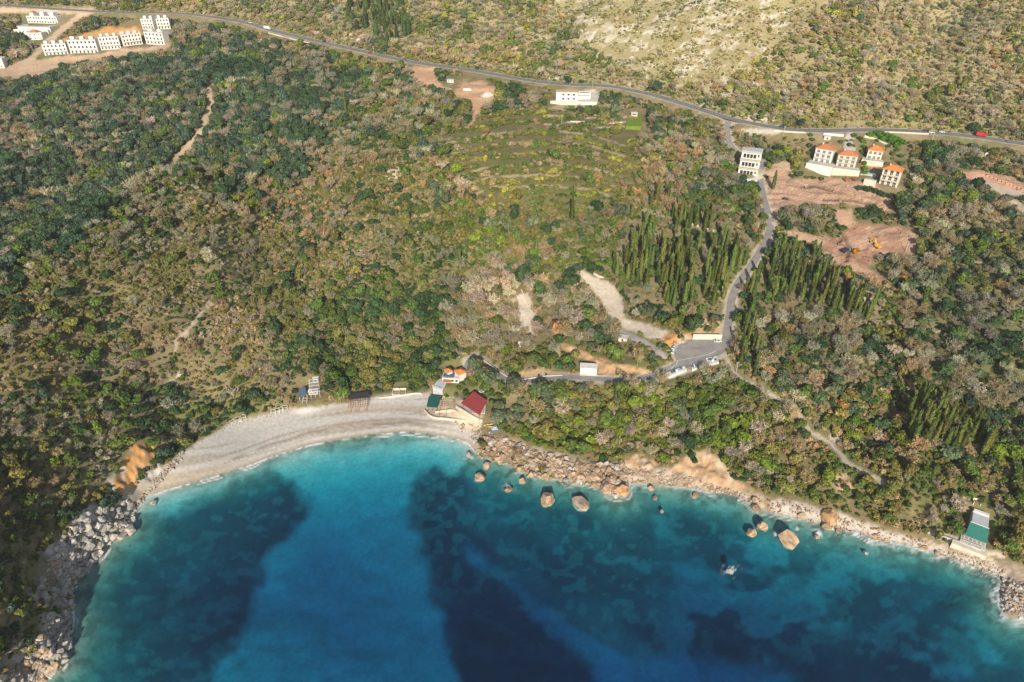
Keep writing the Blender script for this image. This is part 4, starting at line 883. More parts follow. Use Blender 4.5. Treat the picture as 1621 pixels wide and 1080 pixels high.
BIG = [  # u, v at the waterline middle, width px, height m, tint, label
 (1246,857,31,7.5,TAN,'largest boulder standing alone in the sea, flat striped face'), (866,794,25,5.0,TAN,'lone tan boulder in the sea with a pointed foot'), (919,798,29,3.8,(.40,.30,.23),'wide low double humped boulder washed by foam in the sea'),
 (1206,837,18,4.6,TAN,'blocky boulder standing in shallow water left of the largest one'), (1190,844,19,2.0,TAN,'long flat rock in shallow water beside the blocky boulder'), (1311,824,32,5.5,ORG,'arched orange boulder at the edge of the right hand shingle'),
 (1308,836,16,2.8,BRN,'dark rock under the foot of the arched orange boulder'), (1267,817,15,2.6,TAN,'small tan rock on the shingle behind the largest boulder'), (1195,795,14,3.2,TAN,'upper one of two tan rocks stacked at the water edge'), (1197,806,15,2.6,BRN,'lower one of two tan rocks stacked at the water edge'),
 (983,781,24,5.0,ORG,'big sloping boulder at the tip of the rocky point'), (960,776,22,4.2,TAN,'broad boulder left of the tip of the rocky point'), (968,765,20,4.6,TAN,'upright slab in the middle of the rocky point'), (977,769,16,4.2,GREY,'pale boulder at the back of the rocky point'), (941,759,23,4.6,TAN,'large rounded boulder on the shore left of the rocky point'),
 (770,738,17,2.4,TAN,'flat topped rock awash off the boulder shore'), (760,756,20,1.8,TAN,'low wedge of rock ringed by ripples off the boulder shore'), (827,763,11,2.6,TAN,'small square rock with a long shadow off the boulder shore'), (743,721,14,1.6,GREY,'flat pale rock awash at the left end of the boulder shore'), (805,774,15,.9,BRN,'dark rock barely breaking the surface in a patch of foam'),
 (1031,774,12,2.0,TAN,'small pointed rock just off the shingle right of the rocky point'), (1036,788,10,1.0,BRN,'dark rock awash in front of the pointed rock'), (1048,809,7,.8,BRN,'tiny dark rock out in front of the rocky point'), (1293,850,9,1.0,TAN,'small rock in a ring of foam left of the arched boulder'), (1325,842,9,1.2,BRN,'small brown rock in foam right of the arched boulder'),
 (1371,875,9,.8,GREY,'small pale rock awash off the right hand shingle'), (1157,903,13,.8,GREY,'pale rock under breaking foam far out in the bay'), (1100,785,14,.9,BRN,'dark rock awash close to the shingle in the middle'), (207,841,20,3.2,GREY,'block of pale rock at the end of a spit on the left shore'), (243,796,12,1.4,GREY,'small pale rock in the water at the left end of the beach'),
 (193,850,18,2.8,GREY,'pale rock at the root of the spit on the left shore'), (1384,849,12,1.8,BRN,'dark brown rock at the water edge on the right shingle'), (1392,845,11,1.6,TAN,'tan rock beside the dark one on the right shingle'), (1463,868,12,1.4,BRN,'dark rock at the water edge below the shore house'), (1483,876,10,1.4,BRN,'second dark rock at the water edge below the shore house')]
for i, (u, v, wpx, h_, tint, lab) in enumerate(BIG):
    x, y = at_z(u, v, 0); d = project(x, y, 0)[2]; wd = wpx*d/FPX
    bed = min(0, hgt(x, y)); bed = max(bed, -2.5)
    boulder((x, y, h_*.30+bed*.25), wd, h_*1.35-bed*.5, tint, random.random()*6.28 if i else 2.1, lab, None, rock_mesh(400+i, 20+i % 6, .05, .014), (random.uniform(-.2, .2), random.uniform(-.2, .2)))
AREAS = [ # polygon, count, size range m, tints, name
 ([(745,692),(800,695),(860,716),(930,735),(985,735),(995,765),(975,788),(950,771),(900,764),(840,754),(815,742),(760,724)], 1000, (1.0,5.0), (TAN,GREY,BRN,TAN), 'on the boulder shore right of the cafe'),
 ([(990,738),(1060,745),(1100,760),(1190,786),(1200,808),(1150,783),(1080,771),(1000,766)], 420, (.6,2.6), (TAN,GREY,TAN), 'on the middle stretch of shingle'),
 ([(1200,790),(1260,796),(1330,815),(1400,838),(1480,861),(1470,870),(1380,853),(1300,830),(1220,812)], 380, (.5,2.2), (TAN,BRN,ORG), 'on the shingle behind the sea boulders'),
 ([(1480,868),(1560,884),(1600,905),(1580,914),(1530,894),(1490,880)], 280, (.5,1.7), (GREY,TAN), 'on the shingle below the shore house'),
 ([(1588,915),(1640,930),(1640,968),(1612,980),(1597,977),(1584,958)], 160, (1.2,3.2), (GREY,TAN,(.5,.45,.4)), 'on the breakwater at the right edge'),
 ([(205,812),(235,770),(262,740),(285,715),(300,700),(290,725),(262,755),(232,788),(222,806)], 210, (.8,2.6), (GREY,GREY,TAN), 'at the foot of the orange cliff by the beach'),
 ([(85,870),(110,835),(150,805),(195,785),(218,808),(205,842),(175,860),(150,890),(125,920),(95,915)], 620, (1.0,5.5), (GREY,GREY,(.49,.46,.42)), 'on the pale left headland below the scrub'),
 ([(40,1035),(75,985),(60,930),(75,880),(120,870),(120,930),(108,985),(110,1020),(95,1060),(40,1078)], 560, (1.0,5.5), (GREY,GREY,TAN), 'on the left headland by the deep water'),
 ([(-10,1085),(30,1050),(95,1058),(60,1085)], 200, (1.0,4.5), (GREY,TAN), 'in the bottom left corner of the headland'),
 ([(300,700),(370,662),(450,648),(455,655),(375,674),(310,708)], 110, (.5,1.4), (TAN,GREY), 'along the back of the beach'),
 ([(720,668),(770,672),(790,700),(760,704),(735,690)], 150, (.6,2.4), (TAN,TAN,GREY), 'on the rubble below the red roof')]
allr = []; rg = np.random.default_rng(21)
for pl, n, (s0, s1), tints, ph in AREAS:
    us = [q[0] for q in pl]; vs = [q[1] for q in pl]; k_ = 0
    while k_ < n:
        u = min(us)+rg.random()*(max(us)-min(us)); v = min(vs)+rg.random()*(max(vs)-min(vs))
        if not inside(np.array([u]), np.array([v]), pl)[0]: continue
        p = gp(u, v); s_ = s0+(s1-s0)*rg.random()**2.6; k_ += 1
        allr.append((p, s_, tints[rg.integers(len(tints))], ph, s_/math.hypot(p.y, CAM_H)*(1 if 4 < u < IW-4 and v < IH-4 else 0)))
for q in ((622,274),(1365,465),(1530,155),(1195,187)):
    for _ in range(8):
        p = gp(q[0]+rg.normal()*10, q[1]+rg.normal()*4); allr.append((p, .8+1.2*rg.random(), GREY, '', 0))
PH = [p_ for p_ in PALEHILL]
k_ = 0
while k_ < 420:
    u = 930+rg.random()*300; v = rg.random()*130
    if inside(np.array([u]), np.array([v]), PH)[0]:
        p = gp(u, v); k_ += 1
        if fbm(np.array([p.x/9]), np.array([p.y/9]), 6, 3)[0] > .5: allr.append((p, .8+2.4*rg.random()**2, (.56,.51,.42), '', 0))
for nm in ('dig_low', 'villa_earth', 'dig_top', 'dig_right', 'dig_left_low'):
    pl, c_ = BARE[nm]; us = [q[0] for q in pl]; vs = [q[1] for q in pl]; k_ = 0
    while k_ < 130:
        u = min(us)+rg.random()*(max(us)-min(us)); v = min(vs)+rg.random()*(max(vs)-min(vs))
        if inside(np.array([u]), np.array([v]), pl)[0] and fbm(np.array([u/9]), np.array([v/5]), 44, 2)[0] > .48: allr.append((gp(u, v), .5+1.9*rg.random()**2.5, tuple(np.array(c_)*(.75+.4*rg.random())), '', 0)); k_ += 1
        elif rg.random() < .01: k_ += 1
allr.sort(key=lambda q: -q[4])
for p, s_, tint, ph, sc in allr[:262]:
    hd = s_*(.55+.5*rg.random()); k_ = .8+.4*rg.random()
    boulder((p.x, p.y, p.z+hd*.12), s_, hd, [c*k_ for c in tint], rg.random()*6.28, ('orange' if tint[0] > .5 else 'grey' if tint[2] > .3 else 'tan' if tint[0] > .4 else 'brown')+' angular boulder '+ph, ('orange' if tint[0] > .5 else 'grey' if tint[2] > .3 else 'tan' if tint[0] > .4 else 'brown')+' boulders '+ph, None, (rg.normal()*.25, rg.normal()*.25))
rr = allr[262:]; n = len(rr); s_ = np.array([q[1] for q in rr]); hh = s_*(.5+.5*rg.random(n))
stuff('loose_rubble', 'smaller loose rocks and clods scattered over the shore and the diggings', 'rubble', rcoll, np.array([q[0].x for q in rr]), np.array([q[0].y for q in rr]), np.array([q[0].z for q in rr])+hh*.1, rg.random((n, 3))*np.array([.5, .5, 6.28]), np.stack([s_, s_*.9, hh], -1),
      np.concatenate([np.array([q[2] for q in rr])*(.75+.45*rg.random((n, 1))), np.ones((n, 1))], 1), rg.integers(0, len(ROCKS), n))
# ------------------------------------------------------------------ buildings
def z_at(p, v):
    """height of the point straight above p that falls on picture line v"""
    lo, hi = p.z-5, p.z+60
    for _ in range(40):
        m_ = (lo+hi)/2
        if project(p.x, p.y, m_)[1] > v: lo = m_
        else: hi = m_
    return lo
def frontage(A, B, vtop=None):
    a, b_ = gp(*A), gp(*B); w_ = math.hypot(b_.x-a.x, b_.y-a.y); yaw = math.atan2(b_.y-a.y, b_.x-a.x)
    z0 = min(a.z, b_.z); c = Vector(((a.x+b_.x)/2, (a.y+b_.y)/2, z0)); h = z_at(c, vtop)-z0 if vtop is not None else 3.0
    return c, yaw, w_, h
def facade(mb, x0, x1, z0, z1, y, ops, dep=.3):
    """a front wall at y with real openings cut through it and reveals dep deep"""
    xs = sorted({x0, x1, *[o[0] for o in ops], *[o[1] for o in ops]}); zs = sorted({z0, z1, *[o[2] for o in ops], *[o[3] for o in ops]})
    for i in range(len(xs)-1):
        for j in range(len(zs)-1):
            cx, cz = (xs[i]+xs[i+1])/2, (zs[j]+zs[j+1])/2
            if any(o[0] < cx < o[1] and o[2] < cz < o[3] for o in ops): continue
            mb.quad((xs[i], y, zs[j]), (xs[i+1], y, zs[j]), (xs[i+1], y, zs[j+1]), (xs[i], y, zs[j+1]))
    for a, b_, c, d in ops:
        mb.quad((a, y, c), (b_, y, c), (b_, y+dep, c), (a, y+dep, c)); mb.quad((a, y+dep, d), (b_, y+dep, d), (b_, y, d), (a, y, d))
        mb.quad((a, y, c), (a, y+dep, c), (a, y+dep, d), (a, y, d)); mb.quad((b_, y+dep, c), (b_, y, c), (b_, y, d), (b_, y+dep, d))
def shell(root, x0, x1, y0, y1, z0, z1, m, ops=(), name='wall', wname='window', frame=False, sink=5.0, pm='glass'):
    mb = MB(); facade(mb, x0, x1, z0, z1, y0, list(ops))
    mb.quad((x1, y0, z0), (x1, y1, z0), (x1, y1, z1), (x1, y0, z1)); mb.quad((x0, y1, z0), (x0, y0, z0), (x0, y0, z1), (x0, y1, z1))
    mb.quad((x1, y1, z0), (x0, y1, z0), (x0, y1, z1), (x1, y1, z1)); mb.quad((x0, y0, z1), (x1, y0, z1), (x1, y1, z1), (x0, y1, z1))
    if sink:
        s_ = z0-sink
        mb.quad((x0, y0, s_), (x1, y0, s_), (x1, y0, z0), (x0, y0, z0)); mb.quad((x1, y0, s_), (x1, y1, s_), (x1, y1, z0), (x1, y0, z0)); mb.quad((x0, y1, s_), (x0, y0, s_), (x0, y0, z0), (x0, y1, z0)); mb.quad((x1, y1, s_), (x0, y1, s_), (x0, y1, z0), (x1, y1, z0))
    o = mb.build(name, m, root); cache = {}
    for a, b_, c, d in ops:
        key = (round(b_-a, 2), round(d-c, 2))
        if key not in cache:
            q = MB(); q.box(-key[0]/2+.01, key[0]/2-.01, 0, .06, .01, key[1]-.01); cache[key] = q.mesh(wname, M[pm])
            if frame:
                f_ = MB(); f_.box(-key[0]/2+.012, key[0]/2-.012, -.03, -.004, key[1]*.48, key[1]*.56); f_.box(-.05, .05, -.034, -.006, .02, key[1]-.02); cache[key, 'f'] = f_.mesh('frame', M['white'])
        wo = inst(wname, cache[key], root, ((a+b_)/2, y0+.22, c))
        if frame: inst('frame', cache[key, 'f'], wo)
    return o
def grid_ops(x0, x1, z0, h, cols, rows, ww, wh, sill=.8, skip=()):
    out = []; cw = (x1-x0)/cols; rh = h/rows
    for r_ in range(rows):
        for c in range(cols):
            if (c, r_) in skip: continue
            x = x0+(c+.5)*cw; z = z0+r_*rh+sill; out.append((x-ww/2, x+ww/2, z, min(z+wh, z0+h-.15)))
    return out
def hip(root, x0, x1, y0, y1, z, rise, m, over=.6, name='roof', inset=None):
    x0 -= over; x1 += over; y0 -= over; y1 += over; mb = MB(); dx, dy = x1-x0, y1-y0; i_ = min(dx, dy)/2 if inset is None else inset
    cy = (y0+y1)/2; cx = (x0+x1)/2
    if dx >= dy: r0, r1 = (x0+i_, cy, z+rise), (x1-i_, cy, z+rise)
    else: r0, r1 = (cx, y0+i_, z+rise), (cx, y1-i_, z+rise)
    a, b_, c, d = (x0, y0, z), (x1, y0, z), (x1, y1, z), (x0, y1, z); e, f, g, h_ = [(q[0], q[1], z-.22) for q in (a, b_, c, d)]
    if dx >= dy: mb.quad(a, b_, r1, r0); mb.quad(c, d, r0, r1); mb.quad(b_, c, r1); mb.quad(d, a, r0)
    else: mb.quad(a, b_, r0); mb.quad(b_, c, r1, r0); mb.quad(c, d, r1); mb.quad(d, a, r0, r1)
    mb.quad(e, f, b_, a); mb.quad(f, g, c, b_); mb.quad(g, h_, d, c); mb.quad(h_, e, a, d); mb.quad(h_, g, f, e)
    return mb.build(name, m, root)
def slab(root, name, x0, x1, y0, y1, z0, z1, m): return MB().box(x0, x1, y0, y1, z0, z1).build(name, m, root)
def railing(root, x0, x1, y, z, m, h=1.0, name='railing'):
    mb = MB(); mb.box(x0, x1, y-.05, y+.05, z+h-.1, z+h); n = max(2, int((x1-x0)/1.2))
    for i in range(n+1): x = x0+.05+(x1-x0-.1)*i/n; mb.box(x-.04, x+.04, y-.04, y+.04, z, z+h-.1)
    return mb.build(name, m, root)

# --- row of raw white townhouses at the top left
TH = [((70,89),(110,85),70,6,'leftmost block of the lower row, beside the dirt road'), ((111,86),(157,81),63.5,7,'longest block, second from the left in the lower row'), ((159,80),(193,75),58.5,6,'third block from the left in the lower row'),
      ((195,74),(228,70),54,6,'fourth block from the left in the lower row'), ((231,70),(262,70),51.5,5,'rightmost block of the lower row'), ((225,47),(246,47),30.5,4,'left block of the short upper row'), ((249,47),(272,46),29.5,4,'right block of the short upper row')]
for A, B, vt, cols, ph in TH:
    c, yaw, w_, h = frontage(A, B, vt); w_ -= 2.0; t = thing('townhouse_block', 'raw white townhouses, '+ph, 'houses', c, yaw, 'white townhouse blocks under construction')
    ops = grid_ops(-w_/2+.3, w_/2-.3, 0, h, cols, 3, w_/cols*.42, h/3*.5, h/3*.24)
    shell(t, -w_/2, w_/2, 0, 9.5, 0, h, M['white'], ops)
    slab(t, 'roof', -w_/2+.25, w_/2-.25, .25, 9.2, h+.003, h+.12, M['concrete'])
    mb = MB(); units = max(2, cols//2); uw = w_/units
    for i in range(units+1):
        x = -w_/2+i*uw; mb.box(max(-w_/2, x-.25), min(w_/2, x+.25), .003, 9.4, h+.006, h+.95)
    mb.build('party_wall', M['white'], t)
    for i in range(units): slab(t, 'stair_tower', -w_/2+(i+.18)*uw, -w_/2+(i+.62)*uw, 4.6, 8.6, h+.13, h+2.6, M['white'])
    for i in range(units): slab(t, 'balcony', -w_/2+(i+.08)*uw, -w_/2+(i+.92)*uw, -1.3, -.005, h/3-.12, h/3+.10, M['concrete'])
# --- white hotel with a lower terrace, and the small house below it
c, yaw, w_, h = frontage((45,37), (92,37), 26); t = thing('hotel', 'white flat fronted building with two window rows above a grey terrace', 'building', c, yaw)
shell(t, -w_/2, w_/2, 0, 12, 0, h, M['white'], grid_ops(-w_/2+.4, w_/2-.4, 0, h, 11, 2, w_/11*.45, h/2*.5, h/2*.25)); slab(t, 'roof', -w_/2+.3, w_/2-.3, .3, 11.7, h+.003, h+.15, M['grey_roof'])
for k_, xx in enumerate((-.36, -.02, .30)):
    g = slab(t, 'roof_gable', w_*xx-2.6, w_*xx+2.6, 3, 9, h+.16, h+3.2, M['white']); hip(g, w_*xx-2.6, w_*xx+2.6, 3, 9, h+3.4, 1.5, M['terracotta'] if k_ == 0 else M['white'], .2)
slab(t, 'terrace', -w_/2-3, w_/2+1, -16, -.01, -7, -.6, M['grey_roof']); wl = shell(t, -w_/2-5, w_/2, -19.5, -16.01, -7, -3.4, M['white'], grid_ops(-w_/2-4.6, w_/2-.4, -7, 3.4, 9, 1, 1.5, 1.5, .8), name='lower_wall', sink=4)
c, yaw, w_, h = frontage((46,63), (68,62), 52); t = thing('house', 'small white house with a red hipped roof below the hotel', 'house', c, yaw)
shell(t, -w_/2, w_/2, 0, 9, 0, h, M['white'], grid_ops(-w_/2+.5, w_/2-.5, 0, h, 3, 2, 1.3, 1.4, 1.0)); hip(t, -w_/2, w_/2*.3, .5, 9, h+.25, 2.2, M['terracotta'], .4)
c, yaw, w_, h = frontage((-16,109), (8,108), 94); t = thing('house', 'white house cut off by the left edge of the picture', 'house', c, yaw)
shell(t, -w_/2, w_/2, 0, 10, 0, h, M['white'], grid_ops(-w_/2+.5, w_/2-.5, 0, h, 3, 2, 1.3, 1.4, 1.0)); hip(t, -w_/2, w_/2, 0, 10, h+.25, 2.0, M['white'], .3)
# --- house under construction below the main road
c, yaw, w_, h = frontage((880,160), (914,160), 147); t = thing('villa_under_construction', 'white unfinished villa with a pink roof strip below the main road', 'villa', c, yaw)
shell(t, -w_/2, w_/2, 0, 9, 0, h, M['white'], grid_ops(-w_/2+4, w_/2-1, 0, h, 3, 2, 2.0, 1.5, 1.2)); slab(t, 'roof', -w_/2+.3, w_/2-.3, .8, 9.4, h+.004, h+.35, mat('pink_screed', (.50,.33,.26), .9, .15, .5))
shell(t, w_/2+.01, w_/2+11, 3, 9, 0, h*.5, M['white'], [], name='side_wall'); shell(t, w_/2+1, w_/2+12, 9.01, 13, 0, h*.8, M['white'], [(w_/2+2, w_/2+11, h*.64, h*.76)], name='rear_wing', wname='opening', pm='dark')  # rear wing: dark pane stands in for the shade inside the open gap
slab(t, 'forecourt', -w_/2-4, w_/2+14, -7, -.02, -5, .5, M['white']); slab(t, 'front_wall', -w_/2-5, w_/2+4, -7.6, -7.01, -6, 1.9, M['cream']); slab(t, 'side_terrace', w_/2+4.01, w_/2+17, -6, 2.99, -5, 1.3, M['pale_stone'])
c, yaw, w_, h = frontage((997,204), (1015,204), 196); t = thing('garden_hut', 'tiny pale hut at the top of a bright green walled lawn', 'hut', gp(1004,184), yaw)
shell(t, -2.6, 2.6, 0, 3, 0, 2.6, M['cream'], [(-1.8, 1.8, 1.0, 2.0)], sink=2); slab(t, 'roof', -3, 3, -.5, 3.4, 2.605, 2.8, M['white'])
PB = [gp(u, v) for u, v in ((990,205),(1014,206),(1018,184),(1003,178),(995,180))]
o = MB().prism([(p.x, p.y) for p in PB], min(p.z for p in PB)-2, sum(p.z for p in PB)/5+.9).build('garden_lawn', M['turf'], None); tag(o, 'bright yellow green raised lawn around the tiny hut', 'lawn')
# --- stepped modern house on the lane
c, yaw, w_, h = frontage((1168,274), (1198,280), 243); t = thing('modern_house', 'white stepped modern house with a grey flat roof beside the lane', 'house', c, yaw)
lv = h/3.0
for k_, (y0, y1) in enumerate(((0, 14), (2.4, 14), (4.6, 14))):
    z0 = k_*lv; shell(t, -w_/2, w_/2, y0, y1, z0, z0+lv-.35, M['white'], grid_ops(-w_/2+1.2, w_/2-3.2, z0, lv-.35, 4, 1, w_/7, lv*.55, lv*.08)+[(w_/2-2.4, w_/2-1.2, z0+lv*.3, z0+lv*.65)], sink=5 if k_ == 0 else 0)
    slab(t, 'floor_slab', -w_/2-.4, w_/2+.4, y0-1.6, 14.2, z0+lv-.345, z0+lv-.004, M['cream']); 
    if k_ < 2: railing(t, -w_/2, w_/2-2, y0-1.4, z0+lv-.003, M['wood_pale'], .9)
slab(t, 'roof', -w_/2+.5, w_/2-.5, 4.2, 13.8, 3*lv, 3*lv+.25, M['grey_roof']); slab(t, 'chimney', -w_/2+2, -w_/2+4, 11, 12.4, 3*lv+.26, 3*lv+1.3, M['wood'])
slab(t, 'pool_deck', -w_/2-1, w_/2+1, -8, -.01, -5, -.4, M['white']); slab(t, 'pool', -w_/2+3, w_/2-4, -6.6, -3.2, -.39, -.36, M['pool']); slab(t, 'front_wall', -w_/2-2.5, w_/2+1, -8.8, -8.01, -6, .4, M['white'])
# --- four villas by the main road
def villa(name, label, A, B, vt, cols, rows, dep, roofm, wallm, terr, pool, arch=False, balc=True, tz=-1.0, hedge=False):
    c, yaw, w_, h = frontage(A, B, vt); t = thing(name, label, 'villa', c, yaw); rh = h/rows
    ww = w_/cols*.5
    shell(t, -w_/2, w_/2, 0, dep, 0, h, wallm, grid_ops(-w_/2+.3, w_/2-.3, 0, h, cols, rows, ww, rh*.56, rh*.14), frame=True)
    hip(t, -w_/2, w_/2, 0, dep, h+.25, 2.6, roofm, .7)
    mb = MB(); mb.box(-w_*.22-.4, -w_*.22+.4, dep*.45, dep*.45+.9, h+1.2, h+3.4); mb.build('chimney', wallm, t)
    if balc:
        for r_ in range(1, rows):
            b_ = slab(t, 'balcony', -w_/2+.5, w_/2-.5, -1.3, -.006, r_*rh-.12, r_*rh+.08, wallm); railing(b_, -w_/2+.55, w_/2-.55, -1.2, r_*rh+.085, M['steel'], .9)
    if arch:
        for r_ in range(rows):
            for k_ in range(cols):
                x = -w_/2+.3+(k_+.5)*(w_-.6)/cols; z = r_*rh+rh*.70; n = 8
                MB().profile([(x+ww*.56*math.cos(math.pi*i/n), z+ww*.56*math.sin(math.pi*i/n)) for i in range(n+1)], -.03, .02).build('arch', M['glass'], t)
    x0, x1, y0 = terr; tr_ = slab(t, 'terrace', x0, x1, y0, -.02, tz-7, tz, M['concrete']); slab(tr_, 'terrace_wall', x0-.3, x1+.3, y0-.4, y0-.01, tz-7, tz+.5, wallm)
    if pool: slab(tr_, 'pool', pool[0], pool[1], y0+.5, y0+3.2, tz+.003, tz+.06, M['pool'])
    return t
villa('villa', 'white villa with an orange hip roof, leftmost of the four villas', (1287,254), (1314,260), 236.5, 3, 3, 11, M['terracotta'], M['white'], (-9, 10, -10), None, tz=.7)
villa('villa', 'cream villa with an orange roof and a pool terrace in front, second of the four', (1323,263), (1353,266), 246.5, 3, 3, 10, M['terracotta'], M['cream'], (-9, 10, -8), (1.0, 9.2), tz=.6)
villa('villa', 'small villa standing higher and farther back than its three neighbours', (1371,251), (1394,254), 238.5, 3, 2, 9, M['orange_tile'], M['cream'], (-8, 7, -7), (-6, 4), tz=.6, balc=False)
villa('villa', 'tall pale villa with arched windows at the right end of the villas', (1391,291), (1419,298), 270, 3, 3, 9, M['orange_tile'], M['cream'], (-16, -8.2, -3), (-15.5, -9), arch=True, tz=3.0)
c, yaw, w_, h = frontage((1362,277), (1386,281), 274); t = thing('pool_terrace', 'pale terrace with a long blue pool between the villas', 'terrace', c, yaw)
slab(t, 'deck', -w_/2, w_/2, 0, 7, -6, 1.6, M['concrete']); slab(t, 'pool', -w_/2+1, w_/2-1, .6, 3.6, 1.603, 1.66, M['pool'])
c, yaw, w_, h = frontage((1304,222), (1314,222), 216); t = thing('gate_house', 'small cream gate house behind the leftmost villa', 'hut', c, yaw)
shell(t, -2.5, 2.5, 0, 4, 0, 2.8, M['cream'], [(-.6, .6, .8, 2.2)], sink=3); hip(t, -2.5, 2.5, 0, 4, 3.0, 1.0, M['grey_roof'], .3)
wall_line('stone_wall', 'white garden wall along the top of the villa plots', [(1303,214),(1318,215),(1335,216)], 1.8, .4, M['white'], sink=2)
wall_line('stone_wall', 'pale garden wall behind the smallest villa', [(1368,217),(1384,221),(1400,228),(1412,233)], 1.4, .4, M['cream'], sink=2)
# --- white hut on the coast road
c, yaw, w_, h = frontage((918,593), (944,594.5), 581.5); t = thing('roadside_hut', 'plain white flat roofed hut on the upper side of the coast road', 'hut', c, yaw)
shell(t, -w_/2, w_/2, 0, 4.5, 0, h*.86, M['white'], [], sink=2); slab(t, 'roof', -w_/2-.3, w_/2+.3, -.3, 4.8, h*.86+.004, h*.86+.2, M['white']); slab(t, 'footing', -w_/2-.1, w_/2+6, -.9, -.02, -1, .5, M['cream'])
# --- beach restaurant with two little towers
def corner_quad(px, z): return [Vector((*at_z(u, v, z), z)) for u, v in px]
def tower(label, px, zb, eave, rise, m):
    Q = corner_quad(px, eave); c = sum(Q, Vector())/4; a = (Q[1]-Q[0]); b_ = (Q[3]-Q[0]); yaw = math.atan2(a.y, a.x); la, lb = a.length, b_.length
    t = thing('beach_house', label, 'house', (c.x, c.y, zb), yaw); hh = eave-zb-.2
    shell(t, -la/2+.4, la/2-.4, -lb/2+.4, lb/2-.4, 0, hh, M['white'], grid_ops(-la/2+.7, la/2-.7, 0, hh, 2, 2, 1.0, 1.2, .9), sink=2)
    hip(t, -la/2, la/2, -lb/2, lb/2, hh+.22, rise, m, .1); return t
zb = gp(716, 596).z
tower('little white tower with an orange roof, right one of two above the beach', ((720.5,588),(729,595.5),(736.5,587.5),(729,580.5)), zb-1.0, zb+5.2, 1.5, M['orange_tile'])
tower('smaller white tower with an orange roof, left one of two above the beach', ((704,586),(710,592),(716,586.5),(709.5,580.5)), zb-1.0, zb+4.8, 1.2, M['orange_tile'])
c, yaw, w_, h = frontage((700,605), (727,607), 597); t = thing('restaurant', 'white beach restaurant building below the two orange towers', 'restaurant', c, yaw)
shell(t, -w_/2, w_/2, 0, 6.5, 0, 3.0, M['white'], grid_ops(-w_/2+.4, w_/2-.4, 0, 3.0, 4, 1, 1.4, 1.6, .7), sink=3); slab(t, 'roof_terrace', -w_/2+.3, w_/2-3.2, .4, 6, 3.005, 3.12, M['tarp']); railing(t, -w_/2, w_/2, .12, 3.003, M['white'], .9)
slab(t, 'canopy', -w_/2+.8, w_/2-4, -2.6, -.02, 2.2, 2.36, M['terracotta'])
Q = [gp(u, v) for u, v in ((686,624),(701,625.5),(707,606),(697,603))]; zt = max(q.z for q in Q)+.5
t = thing('deck_terrace', 'grey stepped terrace with white railings leading down to the beach', 'terrace', (0, 0, 0))
MB().prism([(q.x, q.y) for q in Q], zt-5, zt).build('deck', M['grey_roof'], t)
mb = MB()
for k_ in range(4):
    a, b_ = Q[k_], Q[(k_+1) % 4]; n = max(2, int((b_-a).length/1.3))
    for i in range(n): p = a.lerp(b_, i/n); mb.box(p.x-.12, p.x+.12, p.y-.12, p.y+.12, zt+.002, zt+1.0)
    mb.tube((a.x, a.y, zt+.95), (b_.x, b_.y, zt+.95), .08)
mb.build('railing', M['white'], t)
def shelter(name, label, cat, px, h, m, group=None, rafters=False, rm=None, posts=6, thick=.14, slope=0.0, pmname='wood'):
    Q = [gp(u, v) for u, v in px]; zb_ = sum(q.z for q in Q)/4; zt = zb_+h; P = [Vector((*at_z(u, v, zt), zt)) for u, v in px]
    c = sum(P, Vector())/4; t = thing(name, label, cat, (c.x, c.y, zb_), 0, group); L = [p-Vector((c.x, c.y, zb_)) for p in P]
    for i, l in enumerate(L): l.z += slope*(1 if i < 2 else -1)
    if rafters:
        mb = MB()
        for k_ in range(9): mb.tube(L[0].lerp(L[1], k_/8), L[3].lerp(L[2], k_/8), .11)
        for k_ in range(5): mb.tube(L[0].lerp(L[3], k_/4)+Vector((0, 0, .16)), L[1].lerp(L[2], k_/4)+Vector((0, 0, .16)), .10)
        mb.build('rafters', rm or M['wood_pale'], t)
    else:
        mb = MB(); k_ = len(mb.v); mb.v += [tuple(l) for l in L]+[tuple(l+Vector((0, 0, thick))) for l in L]
        mb.f += [(3,2,1,0),(4,5,6,7),(0,1,5,4),(1,2,6,5),(2,3,7,6),(3,0,4,7)]; mb.build('roof', m, t)
    for i in range(4):
        a = L[i].lerp(L[(i+2) % 4], .06); mb = MB(); mb.tube((a.x, a.y, -3.0), (a.x, a.y, a.z-.02), .12); mb.build('post', M[pmname], t)
        a = L[i].lerp(L[(i+1) % 4], .5).lerp(L[(i+2) % 4].lerp(L[(i+3) % 4], .5), .04); mb = MB(); mb.tube((a.x, a.y, -3.0), (a.x, a.y, a.z-.02), .10); mb.build('post', M[pmname], t)
    return t
t = shelter('pavilion', 'large square pavilion with a red sheet roof above the boulders', 'pavilion', ((750,620.5),(771,635),(759.5,657),(729.5,637.5)), 4.2, M['red_roof'], slope=.35); 
slab(t, 'floor', -5.5, 5.5, -4.5, 4.5, -3, .25, M['concrete'])
shelter('awning', 'dark green awning at the right end of the beach', 'awning', ((679,628),(700,628.5),(692,645),(675,643.5)), 3.0, M['dark_green_roof'], slope=.3)
shelter('pergola', 'brown timber pergola beside the dark green awning', 'pergola', ((697,634.5),(720,635),(720,648),(693,648)), 2.8, None, rafters=True)
shelter('beach_hut', 'dark roofed timber hut at the back of the beach', 'hut', ((551,624),(584,621),(584,629),(551,632)), 3.0, M['dark'], slope=.25)
shelter('pergola', 'open timber pergola in front of the dark roofed hut', 'pergola', ((551,631),(583,629),(581,643),(552,646)), 2.6, None, rafters=True, rm=M['wood'])
shelter('beach_bar', 'beach bar frame of white posts under a blue tarpaulin', 'beach bar', ((473,617),(483,613),(486,624),(473,629)), 3.0, M['tarp'], slope=.4, pmname='steel')
